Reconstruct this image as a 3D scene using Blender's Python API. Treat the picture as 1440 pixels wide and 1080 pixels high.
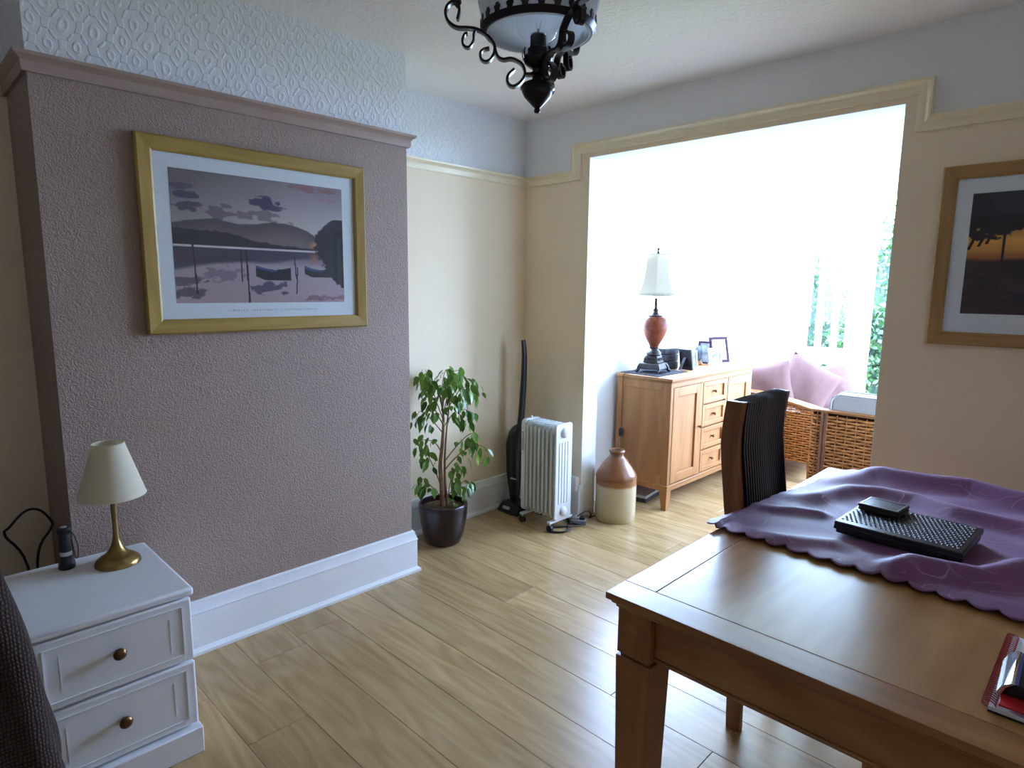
import bpy, math, random
import numpy as np
from mathutils import Vector, Matrix

random.seed(7)
RNG = np.random.default_rng(7)
scene = bpy.context.scene
for o in list(bpy.data.objects):
    bpy.data.objects.remove(o, do_unlink=True)
COL = scene.collection
PI = math.pi

# ------------------------------------------------------------------ camera
YAW, PITCH, ROLL, FPX = -0.775806, -0.150782, 0.0107979, 885.65
CAM = Vector((0.0, 0.0, 1.45))
_f = Vector((math.sin(YAW) * math.cos(PITCH), math.cos(YAW) * math.cos(PITCH), math.sin(PITCH)))
_r = Vector((math.cos(YAW), -math.sin(YAW), 0))
_u = _r.cross(_f)
_r2 = math.cos(ROLL) * _r + math.sin(ROLL) * _u
_u2 = -math.sin(ROLL) * _r + math.cos(ROLL) * _u
cam_data = bpy.data.cameras.new('camera')
cam_data.sensor_fit = 'HORIZONTAL'
cam_data.sensor_width = 36.0
cam_data.lens = 36.0 * FPX / 1440.0
cam_data.clip_start = 0.02
cam = bpy.data.objects.new('camera', cam_data)
M = Matrix.Identity(4)
for i in range(3):
    M[i][0], M[i][1], M[i][2], M[i][3] = _r2[i], _u2[i], -_f[i], CAM[i]
cam.matrix_world = M
COL.objects.link(cam)
scene.camera = cam

# ------------------------------------------------------------------ world, daylight, exposure
world = bpy.data.worlds.new('overcast_sky')
scene.world = world
world.use_nodes = True
_bg = world.node_tree.nodes['Background']
_bg.inputs[0].default_value = (0.455, 0.615, 1.0, 1)
_bg.inputs[1].default_value = 67.0
scene.view_settings.view_transform = 'Standard'
scene.view_settings.look = 'None'
scene.view_settings.gamma = 1.0
scene.view_settings.use_curve_mapping = False
scene.view_settings.exposure = 0.0
scene.cycles.use_denoising = True
scene.cycles.max_bounces = 12
scene.cycles.diffuse_bounces = 7
scene.cycles.glossy_bounces = 5
scene.cycles.transmission_bounces = 8
scene.cycles.transparent_max_bounces = 12
scene.cycles.sample_clamp_indirect = 8.0
scene.cycles.caustics_reflective = False
scene.cycles.caustics_refractive = False

# room dimensions
XL, XR = -2.908, 0.95          # left wall, right wall
YF, YB = -0.85, 3.07           # front wall (behind the camera), back wall
XC = -2.52                     # face of the chimney breast
CY0, CY1 = 0.416, 1.845        # chimney breast extent
ZC = 2.505                     # ceiling
OX0, OX1, OZ = -2.39, -0.765, 2.217   # opening to the bay
YB2 = YB + 0.14                # bay side of the back wall
BX0, BX1, BY1, BZ = -2.52, -0.50, 6.20, 2.42   # bay

def portal(name, loc, sx, sy, rot):
    l = bpy.data.lights.new(name, 'AREA')
    l.shape = 'RECTANGLE'; l.size = sx; l.size_y = sy
    l.cycles.is_portal = True
    o = bpy.data.objects.new(name, l)
    o.location = loc; o.rotation_euler = rot
    COL.objects.link(o)
    return o
portal('sky_portal_end', (-1.42, BY1 + 0.12, 1.35), 1.75, 2.0, (-PI / 2, 0, 0))      # light enters towards -Y
portal('sky_portal_side', (BX1 + 0.12, 5.35, 1.55), 1.5, 1.5, (0, PI / 2, 0))        # towards -X
portal('sky_portal_left', (BX0 - 0.12, 4.65, 1.68), 1.35, 2.3, (0, -PI / 2, 0))      # towards +X

# ------------------------------------------------------------------ materials
MATS = {}
def nt_new(name):
    m = bpy.data.materials.new(name); m.use_nodes = True
    nt = m.node_tree
    p = nt.nodes['Principled BSDF']
    return m, nt, p
def L(nt, a, ao, b, bi):
    nt.links.new(a.outputs[ao], b.inputs[bi])
def N(nt, kind, **kw):
    n = nt.nodes.new(kind)
    for k, v in kw.items(): setattr(n, k, v)
    return n
def ramp(nt, stops):
    r = nt.nodes.new('ShaderNodeValToRGB')
    els = r.color_ramp.elements
    while len(els) < len(stops): els.new(0.5)
    for e, (p, c) in zip(els, stops):
        e.position = p; e.color = (c[0], c[1], c[2], 1)
    return r
def coords(nt, scale=(1, 1, 1), random_offset=False, rot=(0, 0, 0)):
    tc = nt.nodes.new('ShaderNodeTexCoord')
    mp = nt.nodes.new('ShaderNodeMapping')
    mp.inputs['Scale'].default_value = scale
    mp.inputs['Rotation'].default_value = rot
    if random_offset:
        oi = nt.nodes.new('ShaderNodeObjectInfo')
        mu = N(nt, 'ShaderNodeVectorMath', operation='SCALE'); mu.inputs[0].default_value = (37, 61, 23)
        L(nt, oi, 'Random', mu, 3)
        ad = N(nt, 'ShaderNodeVectorMath', operation='ADD')
        L(nt, tc, 'Object', ad, 0); L(nt, mu, 0, ad, 1)
        L(nt, ad, 0, mp, 0)
    else:
        L(nt, tc, 'Object', mp, 0)
    return mp
def math_node(nt, op, a=None, b=None, va=0.0, vb=0.0):
    n = N(nt, 'ShaderNodeMath', operation=op)
    n.inputs[0].default_value = va; n.inputs[1].default_value = vb
    if a is not None: nt.links.new(a, n.inputs[0])
    if b is not None: nt.links.new(b, n.inputs[1])
    return n.outputs[0]
def bump(nt, p, height, strength=0.3, dist=0.01):
    b = nt.nodes.new('ShaderNodeBump')
    b.inputs['Strength'].default_value = strength
    b.inputs['Distance'].default_value = dist
    nt.links.new(height, b.inputs['Height'])
    nt.links.new(b.outputs[0], p.inputs['Normal'])

def plain(name, col, rough=0.5, metal=0.0, var=0.06, vscale=8.0, bscale=0, bstr=0.15, bdist=0.004, spec=0.5, coat=0.0, sheen=0.0):
    """one colour with a slight procedural mottling and an optional fine relief"""
    if name in MATS: return MATS[name]
    m, nt, p = nt_new(name)
    mp = coords(nt)
    n = N(nt, 'ShaderNodeTexNoise'); n.inputs['Scale'].default_value = vscale; n.inputs['Detail'].default_value = 4
    L(nt, mp, 0, n, 'Vector')
    r = ramp(nt, [(0.3, [c * (1 - var) for c in col]), (0.7, [min(1, c * (1 + var)) for c in col])])
    L(nt, n, 'Fac', r, 0); L(nt, r, 0, p, 'Base Color')
    p.inputs['Roughness'].default_value = rough
    p.inputs['Metallic'].default_value = metal
    p.inputs['Specular IOR Level'].default_value = spec
    p.inputs['Coat Weight'].default_value = coat
    p.inputs['Sheen Weight'].default_value = sheen
    if bscale:
        b = N(nt, 'ShaderNodeTexNoise'); b.inputs['Scale'].default_value = bscale; b.inputs['Detail'].default_value = 5
        L(nt, mp, 0, b, 'Vector'); bump(nt, p, b.outputs['Fac'], bstr, bdist)
    MATS[name] = m
    return m

def wood(name, c1, c2, axis='X', rough=0.35, scale=1.0, rnd=True, spec=0.5, tint=0.0):
    if name in MATS: return MATS[name]
    m, nt, p = nt_new(name)
    s = {'X': (1.1, 14, 14), 'Y': (14, 1.1, 14), 'Z': (14, 14, 1.1)}[axis]
    mp = coords(nt, tuple(k * scale for k in s), rnd)
    n = N(nt, 'ShaderNodeTexNoise'); n.inputs['Scale'].default_value = 1.0; n.inputs['Detail'].default_value = 8
    n.inputs['Roughness'].default_value = 0.62; n.inputs['Distortion'].default_value = 0.6
    L(nt, mp, 0, n, 'Vector')
    s2 = {'X': (0.55, 3.4, 3.4), 'Y': (3.4, 0.55, 3.4), 'Z': (3.4, 3.4, 0.55)}[axis]
    mp2 = coords(nt, tuple(k * scale for k in s2), rnd)
    n2 = N(nt, 'ShaderNodeTexNoise'); n2.inputs['Scale'].default_value = 1.0; n2.inputs['Detail'].default_value = 2
    L(nt, mp2, 0, n2, 'Vector')
    # cathedral figure: contour lines of the broad noise
    w = math_node(nt, 'MULTIPLY', n2.outputs['Fac'], None, vb=70.0)
    sn = math_node(nt, 'SINE', w)
    fig = math_node(nt, 'MULTIPLY', sn, None, vb=0.10)
    sm = math_node(nt, 'ADD', n.outputs['Fac'], fig)
    br = math_node(nt, 'MULTIPLY', n2.outputs['Fac'], None, vb=0.5)
    sm = math_node(nt, 'ADD', sm, br)
    sm = math_node(nt, 'SUBTRACT', sm, None, vb=0.25)
    mid = [(a + b) / 2 for a, b in zip(c1, c2)]
    r = ramp(nt, [(0.20, c1), (0.5, mid), (0.80, c2)])
    nt.links.new(sm, r.inputs[0])
    out = r.outputs[0]
    if tint:
        oi = nt.nodes.new('ShaderNodeObjectInfo')
        mr = N(nt, 'ShaderNodeMapRange'); mr.inputs[3].default_value = 1 - tint; mr.inputs[4].default_value = 1 + tint
        L(nt, oi, 'Random', mr, 0)
        mx = N(nt, 'ShaderNodeVectorMath', operation='SCALE')
        nt.links.new(out, mx.inputs[0]); L(nt, mr, 0, mx, 3)
        out = mx.outputs[0]
    nt.links.new(out, p.inputs['Base Color'])
    p.inputs['Roughness'].default_value = rough
    p.inputs['Specular IOR Level'].default_value = spec
    bump(nt, p, n.outputs['Fac'], 0.03, 0.002)
    MATS[name] = m
    return m

def wallpaper_vinyl(name, col):
    m, nt, p = nt_new(name)
    mp = coords(nt)
    v = N(nt, 'ShaderNodeTexNoise'); v.inputs['Scale'].default_value = 75; v.inputs['Detail'].default_value = 3; v.inputs['Distortion'].default_value = 1.4
    L(nt, mp, 0, v, 'Vector')
    r = ramp(nt, [(0.4, (0, 0, 0)), (0.6, (1, 1, 1))]); L(nt, v, 'Fac', r, 0)
    n = N(nt, 'ShaderNodeTexNoise'); n.inputs['Scale'].default_value = 2.5; n.inputs['Detail'].default_value = 3
    L(nt, mp, 0, n, 'Vector')
    rc = ramp(nt, [(0.3, [c * 0.95 for c in col]), (0.7, [c * 1.04 for c in col])]); L(nt, n, 'Fac', rc, 0)
    L(nt, rc, 0, p, 'Base Color'); p.inputs['Roughness'].default_value = 0.62
    p.inputs['Specular IOR Level'].default_value = 0.35
    bump(nt, p, r.outputs[0], 0.5, 0.004)
    return m

def anaglypta(name, col, strength=0.6):
    """embossed frieze paper: ogee outlines with small rosettes"""
    m, nt, p = nt_new(name)
    tc = N(nt, 'ShaderNodeTexCoord')
    wp = N(nt, 'ShaderNodeTexNoise'); wp.inputs['Scale'].default_value = 9; wp.inputs['Detail'].default_value = 1
    L(nt, tc, 'Object', wp, 'Vector')
    sc_ = N(nt, 'ShaderNodeVectorMath', operation='SCALE'); sc_.inputs[3].default_value = 0.045
    L(nt, wp, 'Color', sc_, 0)
    ad = N(nt, 'ShaderNodeVectorMath', operation='ADD'); L(nt, tc, 'Object', ad, 0); L(nt, sc_, 0, ad, 1)
    sp = N(nt, 'ShaderNodeSeparateXYZ'); L(nt, ad, 0, sp, 0)
    h = math_node(nt, 'ADD', sp.outputs['X'], sp.outputs['Y'])
    a = math_node(nt, 'MULTIPLY', h, None, vb=2 * PI / 0.085)
    b = math_node(nt, 'MULTIPLY', sp.outputs['Z'], None, vb=2 * PI / 0.12)
    ca = math_node(nt, 'COSINE', a); cb = math_node(nt, 'COSINE', b)
    f1 = math_node(nt, 'ADD', ca, cb)                       # islands
    f2 = math_node(nt, 'MULTIPLY', ca, cb)
    s1 = math_node(nt, 'MULTIPLY', f1, None, vb=4.2)
    s1 = math_node(nt, 'COSINE', s1)
    s2 = math_node(nt, 'MULTIPLY', f2, None, vb=7.0)
    s2 = math_node(nt, 'COSINE', s2)
    sm = math_node(nt, 'ADD', s1, math_node(nt, 'MULTIPLY', s2, None, vb=0.6))
    r = ramp(nt, [(0.15, (0, 0, 0)), (0.75, (1, 1, 1))])
    nt.links.new(math_node(nt, 'MULTIPLY', sm, None, vb=0.7), r.inputs[0])
    p.inputs['Base Color'].default_value = (*col, 1)
    p.inputs['Roughness'].default_value = 0.55
    bump(nt, p, r.outputs[0], strength, 0.005)
    return m

def plaster(name, col, scale=60, strength=0.45):
    m, nt, p = nt_new(name)
    mp = coords(nt)
    v = N(nt, 'ShaderNodeTexNoise'); v.inputs['Scale'].default_value = scale; v.inputs['Detail'].default_value = 3; v.inputs['Distortion'].default_value = 0.8
    L(nt, mp, 0, v, 'Vector')
    n = N(nt, 'ShaderNodeTexNoise'); n.inputs['Scale'].default_value = 1.7
    L(nt, mp, 0, n, 'Vector')
    rc = ramp(nt, [(0.3, [c * 0.96 for c in col]), (0.7, col)]); L(nt, n, 'Fac', rc, 0)
    L(nt, rc, 0, p, 'Base Color'); p.inputs['Roughness'].default_value = 0.75
    bump(nt, p, v.outputs['Fac'], strength, 0.006)
    return m

def thin_glass(name, tint=(1, 1, 1), rough=0.0):
    m = bpy.data.materials.new(name); m.use_nodes = True
    nt = m.node_tree; nt.nodes.clear()
    out = N(nt, 'ShaderNodeOutputMaterial')
    tr = N(nt, 'ShaderNodeBsdfTransparent'); tr.inputs[0].default_value = (*tint, 1)
    gl = N(nt, 'ShaderNodeBsdfGlossy'); gl.inputs['Roughness'].default_value = rough
    fr = N(nt, 'ShaderNodeFresnel'); fr.inputs[0].default_value = 1.45
    mx = N(nt, 'ShaderNodeMixShader')
    ge = N(nt, 'ShaderNodeNewGeometry')
    fac = math_node(nt, 'MULTIPLY', fr.outputs[0], math_node(nt, 'SUBTRACT', None, ge.outputs['Backfacing'], va=1.0))
    nt.links.new(fac, mx.inputs[0]); L(nt, tr, 0, mx, 1); L(nt, gl, 0, mx, 2); L(nt, mx, 0, out, 0)
    return m

def translucent(name, col, k=0.4, rough=0.6):
    m, nt, p = nt_new(name)
    p.inputs['Base Color'].default_value = (*col, 1); p.inputs['Roughness'].default_value = rough
    p.inputs['Specular IOR Level'].default_value = 0.5 if rough < 0.3 else 0.12
    t = N(nt, 'ShaderNodeBsdfTranslucent'); t.inputs[0].default_value = (*col, 1)
    mx = N(nt, 'ShaderNodeMixShader'); mx.inputs[0].default_value = k
    out = nt.nodes['Material Output']
    L(nt, p, 0, mx, 1); L(nt, t, 0, mx, 2); L(nt, mx, 0, out, 0)
    return m

def printed(name):
    m, nt, p = nt_new(name)
    a = N(nt, 'ShaderNodeVertexColor'); a.layer_name = 'ink'
    L(nt, a, 0, p, 'Base Color'); p.inputs['Roughness'].default_value = 0.5
    return m

def stripes(name, base, line, axis, period, width=0.2, rough=0.8):
    m, nt, p = nt_new(name)
    tc = N(nt, 'ShaderNodeTexCoord'); sp = N(nt, 'ShaderNodeSeparateXYZ'); L(nt, tc, 'Object', sp, 0)
    a = math_node(nt, 'DIVIDE', math_node(nt, 'ADD', sp.outputs[axis], None, vb=0.0068), None, vb=period)
    fr = math_node(nt, 'FRACT', a)
    r = ramp(nt, [(0.0, line), (width, line), (width + 0.06, base), (0.98, base)])
    r.color_ramp.interpolation = 'LINEAR'
    nt.links.new(fr, r.inputs[0]); L(nt, r, 0, p, 'Base Color')
    p.inputs['Roughness'].default_value = rough; p.inputs['Sheen Weight'].default_value = 0.0
    p.inputs['Specular IOR Level'].default_value = 0.15
    return m

def tablecloth_mat(name):
    m, nt, p = nt_new(name)
    mp = coords(nt)
    vo = N(nt, 'ShaderNodeTexVoronoi'); vo.inputs['Scale'].default_value = 9.0
    wn = N(nt, 'ShaderNodeTexNoise'); wn.inputs['Scale'].default_value = 6
    L(nt, mp, 0, wn, 'Vector')
    sc_ = N(nt, 'ShaderNodeVectorMath', operation='SCALE'); sc_.inputs[3].default_value = 0.07
    L(nt, wn, 'Color', sc_, 0)
    ad = N(nt, 'ShaderNodeVectorMath', operation='ADD'); L(nt, mp, 0, ad, 0); L(nt, sc_, 0, ad, 1)
    L(nt, ad, 0, vo, 'Vector')
    d = math_node(nt, 'MULTIPLY', vo.outputs['Distance'], None, vb=26.0)
    s = math_node(nt, 'SINE', d)
    line = ramp(nt, [(0.972, (0, 0, 0)), (0.99, (1, 1, 1))]); nt.links.new(s, line.inputs[0])
    mk = N(nt, 'ShaderNodeTexNoise'); mk.inputs['Scale'].default_value = 11; L(nt, mp, 0, mk, 'Vector')
    mr = ramp(nt, [(0.49, (0, 0, 0)), (0.56, (1, 1, 1))]); L(nt, mk, 'Fac', mr, 0)
    fac = math_node(nt, 'MULTIPLY', line.outputs[0], mr.outputs[0])
    fac = math_node(nt, 'MULTIPLY', fac, None, vb=0.6)
    wv = N(nt, 'ShaderNodeTexNoise'); wv.inputs['Scale'].default_value = 500; L(nt, mp, 0, wv, 'Vector')
    mx = N(nt, 'ShaderNodeMix', data_type='RGBA')
    mx.inputs['A'].default_value = (0.165, 0.048, 0.150, 1); mx.inputs['B'].default_value = (0.36, 0.24, 0.34, 1)
    nt.links.new(fac, mx.inputs['Factor'])
    nt.links.new(mx.outputs['Result'], p.inputs['Base Color'])
    p.inputs['Roughness'].default_value = 0.55
    p.inputs['Sheen Weight'].default_value = 0.2; p.inputs['Sheen Roughness'].default_value = 0.4
    hh = math_node(nt, 'ADD', wv.outputs['Fac'], math_node(nt, 'MULTIPLY', fac, None, vb=1.2))
    bump(nt, p, hh, 0.25, 0.002)
    return m

def knit(name, c1, c2):
    m, nt, p = nt_new(name)
    mp = coords(nt)
    w1 = N(nt, 'ShaderNodeTexWave', bands_direction='Z'); w1.inputs['Scale'].default_value = 34; w1.inputs['Distortion'].default_value = 2.5; w1.inputs['Detail'].default_value = 2
    w2 = N(nt, 'ShaderNodeTexWave', bands_direction='Y'); w2.inputs['Scale'].default_value = 46; w2.inputs['Distortion'].default_value = 3.5; w2.inputs['Detail'].default_value = 2
    L(nt, mp, 0, w1, 'Vector'); L(nt, mp, 0, w2, 'Vector')
    h = math_node(nt, 'MULTIPLY', w1.outputs['Fac'], w2.outputs['Fac'])
    r = ramp(nt, [(0.1, c1), (0.8, c2)]); nt.links.new(h, r.inputs[0]); L(nt, r, 0, p, 'Base Color')
    p.inputs['Roughness'].default_value = 0.95; p.inputs['Sheen Weight'].default_value = 0.1; p.inputs['Specular IOR Level'].default_value = 0.1
    bump(nt, p, h, 0.7, 0.008)
    return m

def jug_mat(name):
    """honey-brown glaze dipped over a cream salt-glazed body"""
    m, nt, p = nt_new(name)
    tc = N(nt, 'ShaderNodeTexCoord'); sp = N(nt, 'ShaderNodeSeparateXYZ'); L(nt, tc, 'Object', sp, 0)
    n = N(nt, 'ShaderNodeTexNoise'); n.inputs['Scale'].default_value = 14; n.inputs['Detail'].default_value = 5; L(nt, tc, 'Object', n, 'Vector')
    z = math_node(nt, 'ADD', sp.outputs['Z'], math_node(nt, 'MULTIPLY', n.outputs['Fac'], None, vb=0.012))
    r = ramp(nt, [(0.0, (0.50, 0.40, 0.23)), (0.498, (0.53, 0.43, 0.26)), (0.53, (0.30, 0.125, 0.04)), (0.62, (0.22, 0.08, 0.025)), (0.95, (0.20, 0.085, 0.035))])
    nt.links.new(math_node(nt, 'DIVIDE', z, None, vb=0.46), r.inputs[0])
    L(nt, r, 0, p, 'Base Color'); p.inputs['Roughness'].default_value = 0.25
    bump(nt, p, n.outputs['Fac'], 0.05, 0.004)
    return m

def leafmat(name, c1, c2, k=0.3):
    m, nt, p = nt_new(name)
    oi = N(nt, 'ShaderNodeObjectInfo')
    n = N(nt, 'ShaderNodeTexNoise'); n.inputs['Scale'].default_value = 9
    g = N(nt, 'ShaderNodeNewGeometry'); L(nt, g, 'Position', n, 'Vector')
    f = math_node(nt, 'ADD', math_node(nt, 'MULTIPLY', oi.outputs['Random'], None, vb=0.6), math_node(nt, 'MULTIPLY', n.outputs['Fac'], None, vb=0.5))
    r = ramp(nt, [(0.2, c1), (0.9, c2)]); nt.links.new(f, r.inputs[0]); L(nt, r, 0, p, 'Base Color')
    p.inputs['Roughness'].default_value = 0.32
    t = N(nt, 'ShaderNodeBsdfTranslucent'); L(nt, r, 0, t, 0)
    mx = N(nt, 'ShaderNodeMixShader'); mx.inputs[0].default_value = k
    out = nt.nodes['Material Output']; L(nt, p, 0, mx, 1); L(nt, t, 0, mx, 2); L(nt, mx, 0, out, 0)
    return m

m_cream = plaster('cream_wall', (0.86, 0.725, 0.52), 90, 0.10)
m_white_wall = plaster('white_wall', (0.82, 0.82, 0.82), 70, 0.15)
m_bay_white = plaster('bay_white', (0.86, 0.87, 0.88), 90, 0.08)
m_ceiling = plaster('ceiling_artex', (0.92, 0.91, 0.90), 42, 0.55)
m_mauve = wallpaper_vinyl('mauve_vinyl', (0.335, 0.245, 0.20))
m_mauve_rail = plain('mauve_rail_paint', (0.36, 0.26, 0.215), 0.4, var=0.03)
m_frieze = anaglypta('embossed_frieze', (0.80, 0.82, 0.84))
m_cream_rail = plain('cream_rail_paint', (0.83, 0.73, 0.50), 0.35, var=0.03)
m_gloss = plain('white_gloss', (0.84, 0.85, 0.87), 0.28, var=0.02)
m_white_furn = plain('white_furniture', (0.84, 0.85, 0.88), 0.34, var=0.02)
m_upvc = plain('white_upvc', (0.88, 0.89, 0.90), 0.3, var=0.02)
m_plank = wood('laminate_oak', (0.315, 0.19, 0.078), (0.53, 0.36, 0.175), 'X', 0.27, 1.5, tint=0.09)
m_sub = plain('underfloor', (0.10, 0.06, 0.03), 0.9)
m_tab_x = wood('table_oak_x', (0.22, 0.082, 0.022), (0.40, 0.185, 0.062), 'X', 0.25, spec=0.8)
m_tab_y = wood('table_oak_y', (0.28, 0.125, 0.038), (0.46, 0.245, 0.090), 'Y', 0.25, spec=0.8)
m_tab_z = wood('table_oak_z', (0.21, 0.075, 0.020), (0.34, 0.145, 0.045), 'Z', 0.35)
m_side_y = wood('sideboard_oak_y', (0.285, 0.125, 0.042), (0.40, 0.20, 0.072), 'Y', 0.5, spec=0.25)
m_side_z = wood('sideboard_oak_z', (0.285, 0.12, 0.040), (0.40, 0.195, 0.070), 'Z', 0.5, spec=0.25)
m_chair_z = wood('chair_oak_z', (0.16, 0.058, 0.017), (0.28, 0.115, 0.036), 'Z', 0.4)
m_iron = plain('bronzed_iron', (0.022, 0.017, 0.018), 0.30, 0.6, var=0.2)
m_brass = plain('antique_brass', (0.30, 0.20, 0.07), 0.30, 1.0, var=0.15, vscale=25)
m_knob = plain('aged_brass_knob', (0.16, 0.09, 0.04), 0.32, 0.9, var=0.15)
m_black = plain('black_plastic', (0.012, 0.012, 0.014), 0.35, var=0.1)
m_blackm = plain('black_matt', (0.015, 0.015, 0.017), 0.6, var=0.1)
m_rubber = plain('black_rubber', (0.018, 0.018, 0.02), 0.5, var=0.1)
m_silver = plain('silver_label', (0.55, 0.56, 0.58), 0.3, 0.6, var=0.03)
m_chrome = plain('chrome', (0.75, 0.76, 0.78), 0.12, 1.0, var=0.01)
m_shade = translucent('cream_lampshade', (0.82, 0.76, 0.60), 0.35)
m_shade_w = translucent('white_lampshade', (0.62, 0.55, 0.43), 0.3, 0.95)
m_opal = translucent('opal_glass', (0.86, 0.88, 0.90), 0.5, 0.15)
m_glass = thin_glass('clear_glass', (0.985, 0.99, 0.99))
m_pane = thin_glass('window_glass', (0.97, 0.985, 0.985))
m_pine = wood('gilt_oak_frame', (0.27, 0.165, 0.030), (0.41, 0.265, 0.062), 'Y', 0.4, 1.6, rnd=False)
m_pine_x = wood('oak_frame_x', (0.30, 0.165, 0.050), (0.42, 0.25, 0.085), 'X', 0.4, 1.6, rnd=False)
m_mount = plain('picture_mount', (0.80, 0.85, 0.90), 0.7, var=0.01)
m_ink = printed('print_ink')
m_heater = plain('heater_enamel', (0.66, 0.69, 0.69), 0.32, var=0.02)
m_heater_p = plain('heater_plastic', (0.74, 0.76, 0.77), 0.4, var=0.02)
m_jug = jug_mat('stoneware')
m_pot = plain('plum_glazed_pot', (0.022, 0.010, 0.012), 0.28, var=0.15)
m_soil = plain('bark_chips', (0.10, 0.06, 0.035), 0.95, var=0.5, vscale=45, bscale=60, bstr=0.9, bdist=0.01)
m_bark = plain('fig_bark', (0.24, 0.13, 0.06), 0.8, var=0.25, vscale=30, bscale=60, bstr=0.5)
m_leaf = leafmat('fig_leaf', (0.035, 0.11, 0.016), (0.19, 0.36, 0.055))
m_wicker = plain('rattan', (0.34, 0.135, 0.036), 0.6, var=0.35, vscale=60, spec=0.2)
m_wick_core = plain('weave_gap_shade', (0.035, 0.012, 0.005), 0.8, spec=0.1)  # near-black core colour stands in for shade in the weave gaps
m_wicker_d = wood('rattan_pole', (0.16, 0.06, 0.018), (0.32, 0.14, 0.045), 'X', 0.5, spec=0.25)
m_cush_w = plain('cream_cushion', (0.36, 0.33, 0.29), 0.9, var=0.04, bscale=300, bstr=0.1, sheen=0.2)
m_cush_m = plain('mauve_cushion', (0.120, 0.066, 0.056), 0.85, var=0.08, vscale=20, bscale=120, bstr=0.15, spec=0.15)
m_cloth = tablecloth_mat('purple_tablecloth')
m_stripe = stripes('ribbed_fabric', (0.006, 0.0045, 0.006), (0.17, 0.155, 0.15), 'Y', 0.0165, 0.17)
m_knit = knit('brown_knit', (0.036, 0.021, 0.017), (0.075, 0.047, 0.037))
m_uphol = plain('brown_upholstery', (0.10, 0.07, 0.06), 0.9, var=0.1, bscale=200, bstr=0.2)
m_urn = plain('crackled_urn', (0.155, 0.038, 0.014), 0.5, var=0.4, vscale=22, spec=0.2)
m_lampmetal = plain('pewter_bronze', (0.030, 0.022, 0.018), 0.5, 0.2, var=0.4, vscale=30, spec=0.3)
m_slate = plain('dark_mat', (0.02, 0.02, 0.022), 0.8, var=0.1, spec=0.1)
m_red = plain('red_card', (0.55, 0.02, 0.025), 0.35, var=0.05)
m_redwire = plain('red_wire', (0.36, 0.015, 0.03), 0.35, var=0.05)
m_paper = plain('white_paper', (0.75, 0.77, 0.82), 0.7, var=0.01)
m_blue = plain('blue_strip', (0.02, 0.03, 0.25), 0.3, var=0.05)
m_socket = plain('white_socket', (0.80, 0.80, 0.77), 0.35, var=0.02)
m_darkframe = plain('plum_frame', (0.030, 0.012, 0.022), 0.7, var=0.1, spec=0.12)
m_grass = plain('lawn', (0.10, 0.17, 0.05), 0.95, var=0.4, vscale=6, bscale=40, bstr=0.6)
m_hedge = leafmat('hedge_leaf', (0.018, 0.055, 0.016), (0.07, 0.13, 0.035), 0.25)
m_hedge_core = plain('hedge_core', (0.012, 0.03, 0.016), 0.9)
m_ghost = plain('grey_print', (0.42, 0.44, 0.48), 0.7, var=0.01)

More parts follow.
